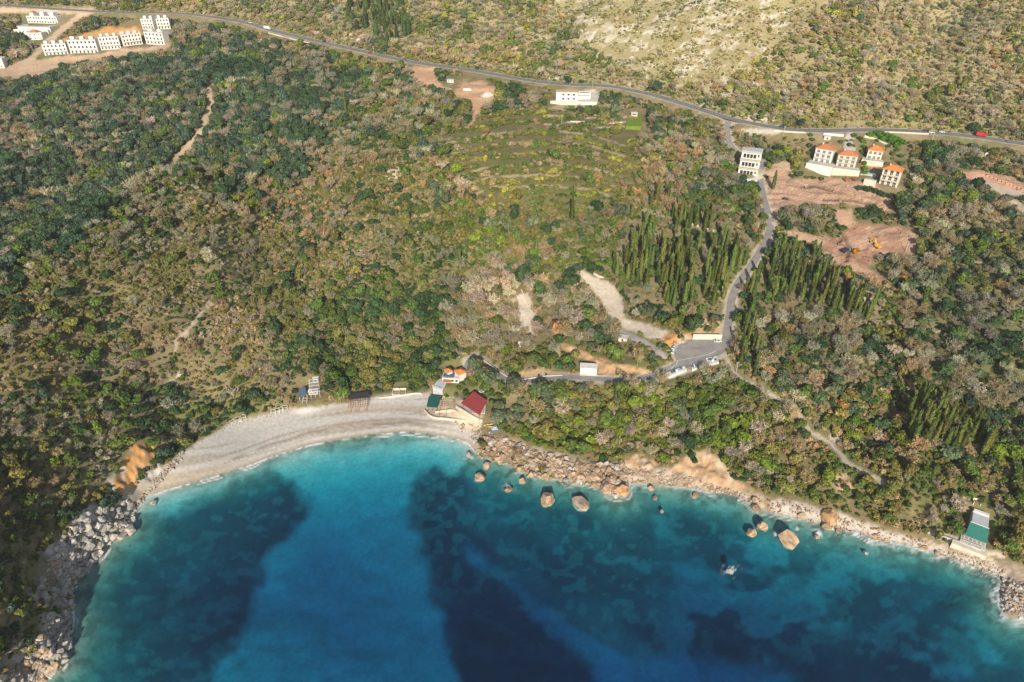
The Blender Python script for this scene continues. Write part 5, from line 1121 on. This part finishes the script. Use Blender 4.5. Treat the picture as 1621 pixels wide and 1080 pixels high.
shelter('pergola', 'white metal frame standing right of the blue tarpaulin', 'pergola', ((488,602),(504,600),(506,620),(490,622)), 3.2, None, rafters=True, rm=M['steel'], pmname='steel')
t = thing('cabin', 'small white cabin behind the beach bar frames', 'cabin', gp(500,606), .1); shell(t, -1.5, 1.5, 0, 2.2, 0, 2.5, M['white'], [(-.5, .5, .9, 1.9)], sink=2); slab(t, 'roof', -1.8, 1.8, -.3, 2.5, 2.505, 2.65, M['sign'])
t = thing('cabin', 'white and lilac kiosk in the middle of the beach bar', 'cabin', gp(496,625), .1); shell(t, -2.6, 2.6, 0, 2.0, 0, 2.2, M['white'], [(-1.9, -.7, .9, 1.8), (.4, 1.8, .9, 1.8)], sink=2); slab(t, 'roof', -2.8, 2.8, -.4, 2.2, 2.205, 2.34, M['sign']); slab(t, 'counter', -2.4, 2.4, -.5, -.02, .85, .95, M['wood_pale'])
t = thing('stone_ruin', 'two bay roofless stone ruin at the back of the beach', 'ruin', gp(632,627), .06)
for x0, x1, y0, y1, z in ((-4, -3.6, 0, 5, 1.8), (-.2, .2, .01, 4.99, 1.6), (3.6, 4, 0, 5, 1.7), (-3.59, -.21, 4.6, 5, 2.2), (.21, 3.59, 4.6, 5, 2.0), (-3.59, -.21, 0, .4, 1.1), (.21, 3.59, 0, .4, .9)): slab(t, 'wall', x0, x1, y0, y1, -2, z, M['pale_stone'])
t = thing('shed', 'small pale flat roofed shed at the edge of the boulders', 'shed', gp(797,672), -.25); shell(t, -1.8, 1.8, 0, 3, 0, 2.2, M['concrete'], [(-.6, .4, .2, 1.8)], sink=2); slab(t, 'roof', -2.1, 2.1, -.3, 3.3, 2.205, 2.35, M['grey_roof'])
t = thing('shed', 'grey blue tarpaulin covered shed beside the boulders', 'shed', gp(785,684), .2); shell(t, -2.1, 2.1, 0, 3, 0, 1.7, M['tarp'], [], sink=2); hip(t, -2.1, 2.1, 0, 3, 1.9, .6, M['grey_roof'], .2)
for k_, (u, v, rz) in enumerate(((775,673,.2), (778,676,.35))):
    t = thing('kayak', 'yellow kayak lying on the rocks, '+('upper' if k_ == 0 else 'lower')+' of two', 'kayak', gp(u, v)+Vector((0, 0, .25)), rz, 'yellow kayaks on the rocks')
    mb = MB(); n = 8
    secs = [(-2.0, .03, .18), (-1.4, .26, .10), (-.5, .38, .04), (.5, .38, .04), (1.4, .26, .10), (2.0, .03, .18)]
    for x, r_, z in secs:
        for i in range(n): a = 6.283*i/n; mb.v.append((x, r_*math.cos(a), z+.16+.17*math.sin(a)*(r_/.38)**.5))
    for i in range(len(secs)-1):
        for j in range(n): mb.f.append((i*n+j, i*n+(j+1) % n, (i+1)*n+(j+1) % n, (i+1)*n+j))
    mb.build('hull', M['yellow_pl'], t); slab(t, 'seat', -.45, .35, -.22, .22, .345, .38, M['dark'])
# white frames of the dismantled sunshades along the back of the beach
for k_, (u, v, rz) in enumerate(((369,671,.7), (377,667,.5), (386,663,.4), (433,655,.2), (440,653,.3), (446,651,.35), (452,648,.2), (483,637,.1))):
    t = thing('sunshade_frame', ['square white sunshade frame at the far left of the back of the beach', 'square white sunshade frame, second from the left behind the beach', 'square white sunshade frame, third from the left behind the beach', 'white sunshade frame, first of a close row of four', 'white sunshade frame, second of a close row of four', 'white sunshade frame, third of a close row of four', 'white sunshade frame, last of a close row of four', 'white sunshade frame just below the beach bar'][k_], 'frame', gp(u, v), rz, 'white sunshade frames behind the beach')
    for sx in (-1, 1):
        for sy in (-1, 1): MB().tube((sx*1.2, sy*1.2, -.3), (sx*1.2, sy*1.2, 1.9), .09).build('post', M['steel'], t)
    mb = MB()
    for s_ in (-1, 1): mb.box(-1.3, 1.3, s_*1.2-.09, s_*1.2+.09, 1.9, 2.06); mb.box(s_*1.2-.09, s_*1.2+.09, -1.1, 1.1, 1.905, 2.055)
    mb.build('top_frame', M['white'], t)
# --- shore house on the right
zg = gp(1545, 846).z; zt = zg+5.0
Q = [Vector((*at_z(u, v, zt), zt)) for u, v in ((1538,826),(1564.5,836),(1568,815.5),(1541,810))]; c = (Q[0]+Q[1])/2; a = Q[1]-Q[0]; w_ = a.length; yaw = math.atan2(a.y, a.x)
t = thing('shore_house', 'house with a sloping green sheet roof and a pale upper terrace on the right shore', 'house', (c.x, c.y, zg), yaw)
shell(t, -w_/2, w_/2, 0, 9, 0, 4.7, M['white'], grid_ops(-w_/2+.5, w_/2-.5, 0, 4.7, 4, 1, 1.3, 1.6, 1.2), sink=3); slab(t, 'roof_terrace', -w_/2+.2, w_/2-.2, .2, 6.8, 4.705, 4.9, M['grey_roof']); slab(t, 'parapet', -w_/2+.2, w_/2-.2, 7.6, 9.2, 4.705, 5.5, M['white'])
mb = MB(); y1 = -7.6; zf = 2.6
k_ = 0; mb.v += [(-w_/2-.4, -.05, 4.85), (w_/2+.4, -.05, 4.85), (w_/2+.6, y1, zf), (-w_/2-1.2, y1, zf), (-w_/2-.4, -.05, 5.0), (w_/2+.4, -.05, 5.0), (w_/2+.6, y1, zf+.15), (-w_/2-1.2, y1, zf+.15)]
mb.f += [(0,1,2,3),(7,6,5,4),(4,5,1,0),(5,6,2,1),(6,7,3,2),(7,4,0,3)]; mb.build('roof', M['green_roof'], t); slab(t, 'ridge_beam', -w_/2-.3, w_/2+.3, -.35, -.06, 5.02, 5.25, M['sign'])
slab(t, 'veranda', -w_/2-2.2, w_/2+1, y1-2.0, -.02, -3, .35, M['concrete']); railing(t, -w_/2-2.1, w_/2+.9, y1-1.9, .36, M['steel'], 1.0)
for i in range(6): x = -w_/2-1+(w_+1.5)*i/5; MB().tube((x, y1+.4, .35), (x, y1+.4, zf+.1), .1).build('post', M['steel'], t)
slab(t, 'quay', -w_/2-5, w_/2+2, y1-5.0, y1-2.01, -3, -.1, M['cream'])
for i in range(3):
    for j in range(2): pass
t = thing('stone_hut', 'little roofless stone hut behind the shore house', 'hut', gp(1546,800), -.3)
for x0, x1, y0, y1, z in ((-1.6, -1.3, 0, 3, 1.6), (1.3, 1.6, 0, 3, 1.3), (-1.29, 1.29, 2.7, 3, 1.8)): slab(t, 'wall', x0, x1, y0, y1, -1, z, M['pale_stone'])
# --- sheds on the plot being dug below the main road
t = thing('container_shed', 'small grey roofed shed beside heaps on the dug plot below the main road', 'shed', gp(712,131), -.1); shell(t, -2.5, 3.5, 0, 3, 0, 2.6, M['white'], [(-1.6, -.4, .9, 1.9), (.8, 2.2, .9, 1.9)], sink=2); slab(t, 'roof', -2.8, 3.8, -.4, 3.3, 2.605, 2.8, M['grey_roof'])
t = thing('tarpaulin_stack', 'white covered stack of building material on the dug plot', 'stack', gp(740,143), -.25); MB().profile([(-4, 0), (4, 0), (3.4, 1.3), (1.0, 1.7), (-1.4, 1.3), (-3.5, 1.5)], -1.2, 1.2).build('cover', M['sign'], t)
t = thing('grey_heap', 'grey cone of gravel at the right of the dug plot', 'heap', gp(771,152), .2)
mb = MB(); n = 14
for j, (r_, z) in enumerate(((7, -1.5), (5.2, 1.0), (2.6, 2.9), (.3, 3.7))):
    for i in range(n): a = 6.283*i/n; k_ = 1+.16*math.sin(3*a+j)+.1*random.random(); mb.v.append((r_*k_*math.cos(a), .7*r_*k_*math.sin(a), z))
for j in range(3):
    for i in range(n): mb.f.append((j*n+i, j*n+(i+1) % n, (j+1)*n+(i+1) % n, (j+1)*n+i))
mb.f.append(tuple(3*n+i for i in range(n))); mb.build('gravel', M['concrete'], t)
# --- low stone house half hidden in the grove
t = thing('cottage', 'grey roofed cottage half hidden under the trees above the coast road', 'cottage', gp(829,550), -.35); shell(t, -3.4, 3.4, 0, 5, 0, 2.8, M['pale_stone'], [(-2, -1, .9, 2), (1, 2, .9, 2)], sink=3); hip(t, -3.4, 3.4, 0, 5, 3.0, 1.5, M['grey_roof'], .4)
t = thing('stone_hut', 'pale flat roofed stone hut beside the lower gravel track', 'hut', gp(985,541), -.4); shell(t, -2.6, 2.6, 0, 4, 0, 2.3, M['pale_stone'], [(-.5, .5, .1, 1.8)], sink=2); slab(t, 'roof', -2.9, 2.9, -.3, 4.3, 2.305, 2.5, M['concrete'])
# concrete slabs with faded blue awnings along the seaward edge of the parking area
for nm_, lab, px in (('parking_deck', 'long white slab with green and blue crates at the seaward edge of the parking', ((1053,594.5),(1083,580.5),(1087,588),(1059,600))), ('parking_deck', 'short pale slab in the middle of the parking edge', ((1093,577),(1102,576),(1104,585),(1095,588))), ('parking_deck', 'white and blue slab at the right end of the parking edge', ((1116,569),(1134,565),(1138,576),(1121,580)))):
    Q = [gp(u, v) for u, v in px]; z = max(q.z for q in Q)+.55
    t = thing(nm_, lab, 'slab', (0, 0, 0), 0, 'slabs along the parking edge'); MB().prism([(q.x, q.y) for q in Q][::-1], z-5, z).build('deck', M['white'], t)
    for i in range(5):
        p = Q[0].lerp(Q[1], .25+.13*i).lerp(Q[3].lerp(Q[2], .25+.13*i), .35+.3*random.random()); MB().box(p.x-.7, p.x+.6, p.y-.5, p.y+.6, z+.003, z+.5+.4*random.random()).build('crate', M[('tarp', 'dark_green_roof', 'sign', 'grey_roof', 'tarp')[i]], t)

# ------------------------------------------------------------------ vehicles
def car_meshes(paint, L=4.3, Wd=1.75, H=1.45, kind='car'):
    pr = [(-L/2, .35), (L/2, .35), (L/2, .75), (L/2-.15, .88), (L*.22, .95), (-L*.42, .98), (-L/2, .85)]
    b_ = MB().profile(pr, -Wd/2, Wd/2).mesh('body', paint)
    cb = MB(); z0, z1 = .96, H; x = [(-L*.42, L*.24), (-L*.34, L*.08)]; k = 0
    cb.v += [(x[0][0], -Wd/2+.06, z0), (x[0][1], -Wd/2+.06, z0), (x[0][1], Wd/2-.06, z0), (x[0][0], Wd/2-.06, z0), (x[1][0], -Wd/2+.2, z1), (x[1][1], -Wd/2+.2, z1), (x[1][1], Wd/2-.2, z1), (x[1][0], Wd/2-.2, z1)]
    cb.f += [(3,2,1,0),(4,5,6,7),(0,1,5,4),(1,2,6,5),(2,3,7,6),(3,0,4,7)]; gl_ = cb.mesh('window', M['glass'])
    rf = MB().box(x[1][0]+.02, x[1][1]-.02, -Wd/2+.22, Wd/2-.22, z1+.003, z1+.06).mesh('roof', paint)
    wh = MB().tube((0, -.11, 0), (0, .11, 0), .33, n=10).mesh('wheel', M['rubber']); return b_, gl_, rf, wh
def make_car(paint, label, group=None):
    b_, gl_, rf, wh = car_meshes(paint); t = thing('parked_car', label, 'car', (0, 0, 0), 0, group); inst('body', b_, t); inst('window', gl_, t); inst('roof', rf, t)
    for sx in (-1.35, 1.35):
        for sy in (-.82, .82): inst('wheel', wh, t, (sx, sy, .33))
    return t
def road_pose(nm, u, v, lane):
    p = gp(u, v); P = ROADS[nm][1]; i = min(range(1, len(P)-1), key=lambda k: (P[k]-p).length); d = (P[i+1]-P[i-1]); yaw = math.atan2(d.y, d.x); n = Vector((-math.sin(yaw), math.cos(yaw), 0))
    t = max(0, min(1, (p-P[i-1]).dot(d)/d.dot(d))); q = P[i-1]+d*t; return q+n*lane+Vector((0, 0, .11)), yaw
wcar = make_car(M['white_paint'], 'white car on the main road left of the red truck'); wcar.location, wcar.rotation_euler.z = road_pose('main_road', 1491, 211, 1.9)
dcar = make_car(M['dark_paint'], 'dark car on the main road left of the white car'); dcar.location, dcar.rotation_euler.z = road_pose('main_road', 1466, 209, 1.9)
gcar = make_car(M['blue_paint'], 'grey blue car on the main road at the right edge'); gcar.location, gcar.rotation_euler.z = road_pose('main_road', 1598, 226, -1.9)
def put(src, u, v, lane, label, road='main_road', group=None):
    q, yaw = road_pose(road, u, v, lane); return clone(src, q, yaw, label, group)
put(wcar, 1474, 211, -1.9, 'white car on the lower lane beside the dark car'); put(dcar, 897, 133, 1.9, 'dark car on the main road above the unfinished villa'); put(dcar, 517, 66, 1.9, 'dark car on the main road near the round sign')
put(dcar, 1237, 202, 1.9, 'dark car on the main road right of the lane junction'); put(gcar, 641, 95, 1.9, 'grey car on the main road above the orange diggings'); put(wcar, 396, 37, 1.9, 'white car on the main road behind the white lorry')
rcar = clone(dcar, (0, 0, 0), 0, 'dark red car on the main road below the round sign'); 
for ch in rcar.children:
    if ch.name.split('.')[0] in ('body', 'roof'): ch.data = ch.data.copy(); ch.data.materials[0] = M['red_paint']
rcar.location, rcar.rotation_euler.z = road_pose('main_road', 586, 85, -1.9)
def on_ground(src, u, v, rz, label): return clone(src, gp(u, v)+Vector((0, 0, .05)), rz, label)
clone(wcar, on_lot(1066, 558), 1.1, 'white car at the left end of the parking area, nearer of two'); clone(wcar, on_lot(1067.5, 551.5), .9, 'white car at the left end of the parking area, farther of two'); clone(wcar, on_lot(1136, 541.5), .02, 'white car parked under the retaining wall')
on_ground(dcar, 1243, 316, -.15, 'dark car parked alone on the dug earth below the villas'); on_ground(gcar, 1213, 259, .4, 'grey car parked at the bend beside the stepped house'); on_ground(wcar, 711, 142, -.2, 'white car on the track into the dug plot'); on_ground(wcar, 764, 620, .7, 'white car behind the red roofed pavilion')
def lorry(name, label, cat, paint, box, u, v, lane, L=9.0):
    q, yaw = road_pose('main_road', u, v, lane); t = thing(name, label, cat, q, yaw)
    MB().profile([(L/2-2.2, .5), (L/2, .5), (L/2, 1.5), (L/2-.35, 2.7), (L/2-2.2, 2.7)], -1.2, 1.2).build('cab', paint, t); MB().box(L/2-.02, L/2+.03, -1.0, 1.0, 1.6, 2.2).build('windscreen', M['glass'], t)
    MB().box(-L/2, L/2-2.4, -1.25, 1.25, .95, 3.4).build('cargo_box', box, t); MB().box(-L/2, L/2-.3, -.5, .5, .55, .94).build('chassis', M['rubber'], t)
    for x in (-L/2+1.2, -L/2+2.5, L/2-1.2):
        for s_ in (-1, 1): MB().tube((x, s_*1.22, .5), (x, s_*.88, .5), .5, n=12).build('wheel', M['rubber'], t)
    return t
lorry('truck', 'red truck on the right end of the main road', 'truck', M['red_paint'], M['red_paint'], 1553, 218, 1.8, 7.6); lorry('lorry', 'white lorry on the main road near the top left bend', 'lorry', M['white_paint'], M['sign'], 424, 47, -1.5, 9)
# yellow excavator on the red soil
p = gp(1388, 392); t = thing('excavator', 'yellow excavator with its arm raised on the red soil plot', 'excavator', p, 2.0)
for s_ in (-1, 1): MB().profile([(-2.0, .25), (-1.6, 0), (1.6, 0), (2.0, .25), (2.0, .6), (1.6, .85), (-1.6, .85), (-2.0, .6)], s_*1.25-.3, s_*1.25+.3).build('track', M['rubber'], t)
MB().box(-2.3, 1.3, -1.35, 1.35, .9, 1.95).build('body', M['yellow_paint'], t); cb_ = MB().box(-.3, 1.3, .25, 1.3, 1.953, 3.1).build('cab', M['yellow_paint'], t); MB().box(1.303, 1.34, .35, 1.2, 2.1, 2.95).build('window', M['glass'], cb_); MB().box(-2.5, -2.303, -1.3, 1.3, .95, 2.0).build('counterweight', M['yellow_paint'], t)
mb = MB(); mb.tube((1.2, -.35, 1.6), (3.4, -.35, 5.2), .38, .34); mb.tube((3.4, -.35, 5.2), (6.0, -.35, 5.0), .34, .28); mb.build('boom', M['yellow_paint'], t)
MB().tube((6.0, -.35, 5.0), (6.6, -.35, 2.0), .28, .2).build('arm', M['yellow_paint'], t); MB().profile([(6.2, .7), (7.0, .6), (7.3, 1.6), (6.6, 2.1)], -.9, .2).build('bucket', M['rubber'], t)
p = gp(1338, 399); t = thing('dump_truck', 'dark tipper truck beside the orange tree on the red soil plot', 'truck', p+Vector((0, 0, .05)), .5)
MB().profile([(1.8, .6), (3.6, .6), (3.6, 1.6), (3.3, 2.6), (1.8, 2.6)], -1.2, 1.2).build('cab', M['blue_paint'], t); MB().profile([(-3.6, 1.0), (1.6, 1.0), (1.6, 2.5), (-3.9, 2.3)], -1.25, 1.25).build('tipper_body', M['dark_paint'], t)
for x in (-2.6, -1.3, 2.6):
    for s_ in (-1, 1): MB().tube((x, s_*1.22, .5), (x, s_*.85, .5), .5, n=12).build('wheel', M['rubber'], t)
# round sign on a post above the road, and the thin poles
q = gp(569, 76); t = thing('round_sign', 'round white sign on a tall post beside the main road', 'sign', q, 0)
MB().tube((0, 0, -1), (0, 0, 6), .14).build('post', M['pole'], t); MB().tube((0, -.1, 7.0), (0, .06, 7.0), 2.0, n=24).build('face', M['sign'], t)
for k_, (u, v, ph) in enumerate(((925,132,'on the main road above the unfinished villa'), (937,142,'at the right corner of the unfinished villa'), (1475,224,'below the white cars on the main road'), (859,598,'beside the footpath on the coast road'), (1434,398,'on the right edge of the red soil plot'), (889,196,'on the terrace below the building site'), (548,74,'left of the round sign'), (592,86,'right of the round sign'), (1165,590,'at the foot of the lane below the parking'), (1240,214,'on the main road left of the villas'))):
    q = gp(u, v); h_ = 7.5
    t = thing('utility_pole', 'thin pale pole with a crossarm '+ph, 'pole', q, 0, 'thin poles along the roads'); MB().tube((0, 0, -1), (0, 0, h_), .16, .11, 8).build('shaft', M['pole'], t); MB().box(-.9, .9, -.07, .07, h_-.7, h_-.55).build('crossarm', M['pole'], t)
q = gp(1563, 248); t = thing('billboard', 'white panel lying tilted among the scrub below the red truck', 'panel', q+Vector((0, 0, 1.2)), .5); MB().box(-4.5, 4.5, -.1, .1, .2, 2.4).build('board', M['sign'], t)
for s_ in (-3, 3): MB().box(s_-.12, s_+.12, .11, .3, -2, 2.2).build('leg', M['pole'], t)
# earth blocks of the terraced plot on the right
for k_ in range(11):
    u = 1566+k_*6.2; v = 279+k_*2.4; q = gp(u, v); t = MB().box(-2.2, 2.2, -1.4, 1.4, -2, 1.1).build('earth_block', M['earth'], None); t.location = q; t.rotation_euler = (0, 0, -.5); tag(t, 'pink block of cut earth in the stepped row above the pale track', 'earth block', 'cut earth blocks beside the pale track')
# villa hedges, garden trees and other planted things picked out one by one
def bush(u, v, s_, tint, label, cat='hedge', name='hedge', sz=None, k_=0):
    p = gp(u, v); o = inst(name, PROTO['evergreen'][k_ % NV][0]); o.location = (p.x, p.y, p.z-1.2*s_); o.scale = sz or (s_, s_, s_); o['tint'] = list(tint); return tag(o, label, cat)
for k_, (u, v) in enumerate(((1378,217),(1386,215),(1394,217),(1402,219),(1410,221),(1418,223),(1424,228),(1420,234),(1408,227),(1396,223))):
    o = bush(u, v, 1.0, (.075,.18,.02), 'bright green bushy hedge behind the smallest villa', k_=k_); o['group'] = 'bright green hedge bushes by the villas'
for k_, (u, v, s_) in enumerate(((1366,226,.75),(1366,236,.75),(1366,244,.75),(1367,262,.75),(1367,270,.8),(1368,276,.8))):
    o = bush(u, v, s_, (.085,.17,.025), 'round green garden tree in the column between the two middle villas', 'tree', 'garden_tree', k_=k_); o['group'] = 'garden trees between the villas'
for k_, (u, v) in enumerate(((1277,283),(1286,284),(1301,286))):
    o = bush(u, v, .6, (.10,.13,.03), 'clipped ball tree against the white terrace wall of the leftmost villa', 'tree', 'ball_tree', k_=k_); o['group'] = 'ball trees by the terrace wall'
for k_, (u, v) in enumerate(((1360,301),(1368,303),(1376,304),(1384,307),(1392,309),(1400,312),(1408,315))):
    o = bush(u, v, .9, (.05,.075,.04), 'grey green tree in the row below the villa terraces', 'tree', 'olive_tree', k_=k_); o['group'] = 'trees below the villa terraces'
bush(1341,287,.85,(.33,.17,.09), 'russet round tree below the second villa', 'tree', 'russet_tree'); bush(1352,287,.7,(.28,.18,.11), 'brown bush beside the russet round tree', 'shrub', 'brown_bush', k_=1); bush(1355,402,.8,(.45,.20,.03), 'orange autumn tree on the red soil plot', 'tree', 'autumn_tree', k_=2)
bush(1428,446,.95,(.40,.20,.03), 'orange tree right of the red soil plot', 'tree', 'autumn_tree', k_=3); bush(1530,255,.8,(.12,.22,.02), 'single bright green tree above the cut earth blocks', 'tree', 'green_tree', k_=1); bush(883,535,1.2,(.36,.21,.10), 'tall russet tree standing in the grove', 'tree', 'russet_tree', sz=(1.15,1.15,2.1), k_=2); bush(1332,645,1.1,(.36,.19,.05), 'orange brown tree on the slope right of the footpath', 'tree', 'autumn_tree', k_=4)
bush(1352,670,1.0,(.08,.17,.015), 'vivid green round bush above the sandy scar', 'shrub', 'green_bush', k_=0); bush(1310,672,.8,(.08,.17,.015), 'vivid green bush left of the sandy scar', 'shrub', 'green_bush', k_=2); bush(757,582,.9,(.17,.15,.04), 'yellowish tree inside the bend of the coast road', 'tree', 'yellow_tree', sz=(.9,.9,1.2), k_=3)
bush(762,598,.9,(.07,.10,.03), 'green tree below the bend of the coast road', 'tree', 'green_tree', k_=2); bush(706,629,.45,(.10,.16,.02), 'small yellow green bush beside the pergola', 'shrub', 'green_bush', k_=1); bush(747,600,.9,(.06,.09,.03), 'dark green tree between the restaurant and the road', 'tree', 'green_tree', k_=0); bush(737,624,.7,(.05,.08,.03), 'green tree left of the red roofed pavilion', 'tree', 'green_tree', k_=4)
#@@AIR
# ------------------------------------------------------------------ the air over the bay
hb = MB().box(-7500, 7500, -1200, 4200, -24, 700); hm = bpy.data.materials.new('haze'); hm.use_nodes = True; t = hm.node_tree; t.nodes.clear()
o_ = t.nodes.new('ShaderNodeOutputMaterial'); pv = t.nodes.new('ShaderNodeVolumePrincipled'); pv.inputs['Color'].default_value = (.93,.95,1,1); pv.inputs['Density'].default_value = HAZE; pv.inputs['Anisotropy'].default_value = .2
t.links.new(pv.outputs[0], o_.inputs['Volume'])
tag(hb.build('haze', hm, None), None, kind='stuff')
for k_, (u, v, s_) in enumerate(((741,606,.7),(748,612,.8),(742,632,.6),(727,618,.6),(722,627,.5),(731,612,.6),(690,602,.6),(694,594,.6),(754,590,.7),(768,612,.8),(780,640,.7),(786,655,.6),(776,628,.8),(748,596,.6))):
    o = bush(u, v, s_, [(.09,.13,.035),(.11,.14,.05),(.14,.15,.04)][k_ % 3], 'green garden bush growing around the beach restaurant', 'shrub', 'garden_bush', k_=k_); o['group'] = 'bushes around the beach restaurant'
for k_, (u, v) in enumerate(((1283,216),(1284,224),(1282,234),(1279,246),(1276,256),(1420,240),(1424,250),(1428,262),(1430,276),(1412,246),(1404,262),(1360,222),(1352,218),(1330,228),(1344,232))):
    o = bush(u, v, .7, [(.09,.13,.035),(.11,.14,.05),(.07,.10,.04)][k_ % 3], 'green garden tree at the edge of the villa plots', 'tree', 'garden_tree', k_=k_); o['group'] = 'trees edging the villa plots'
#@@END
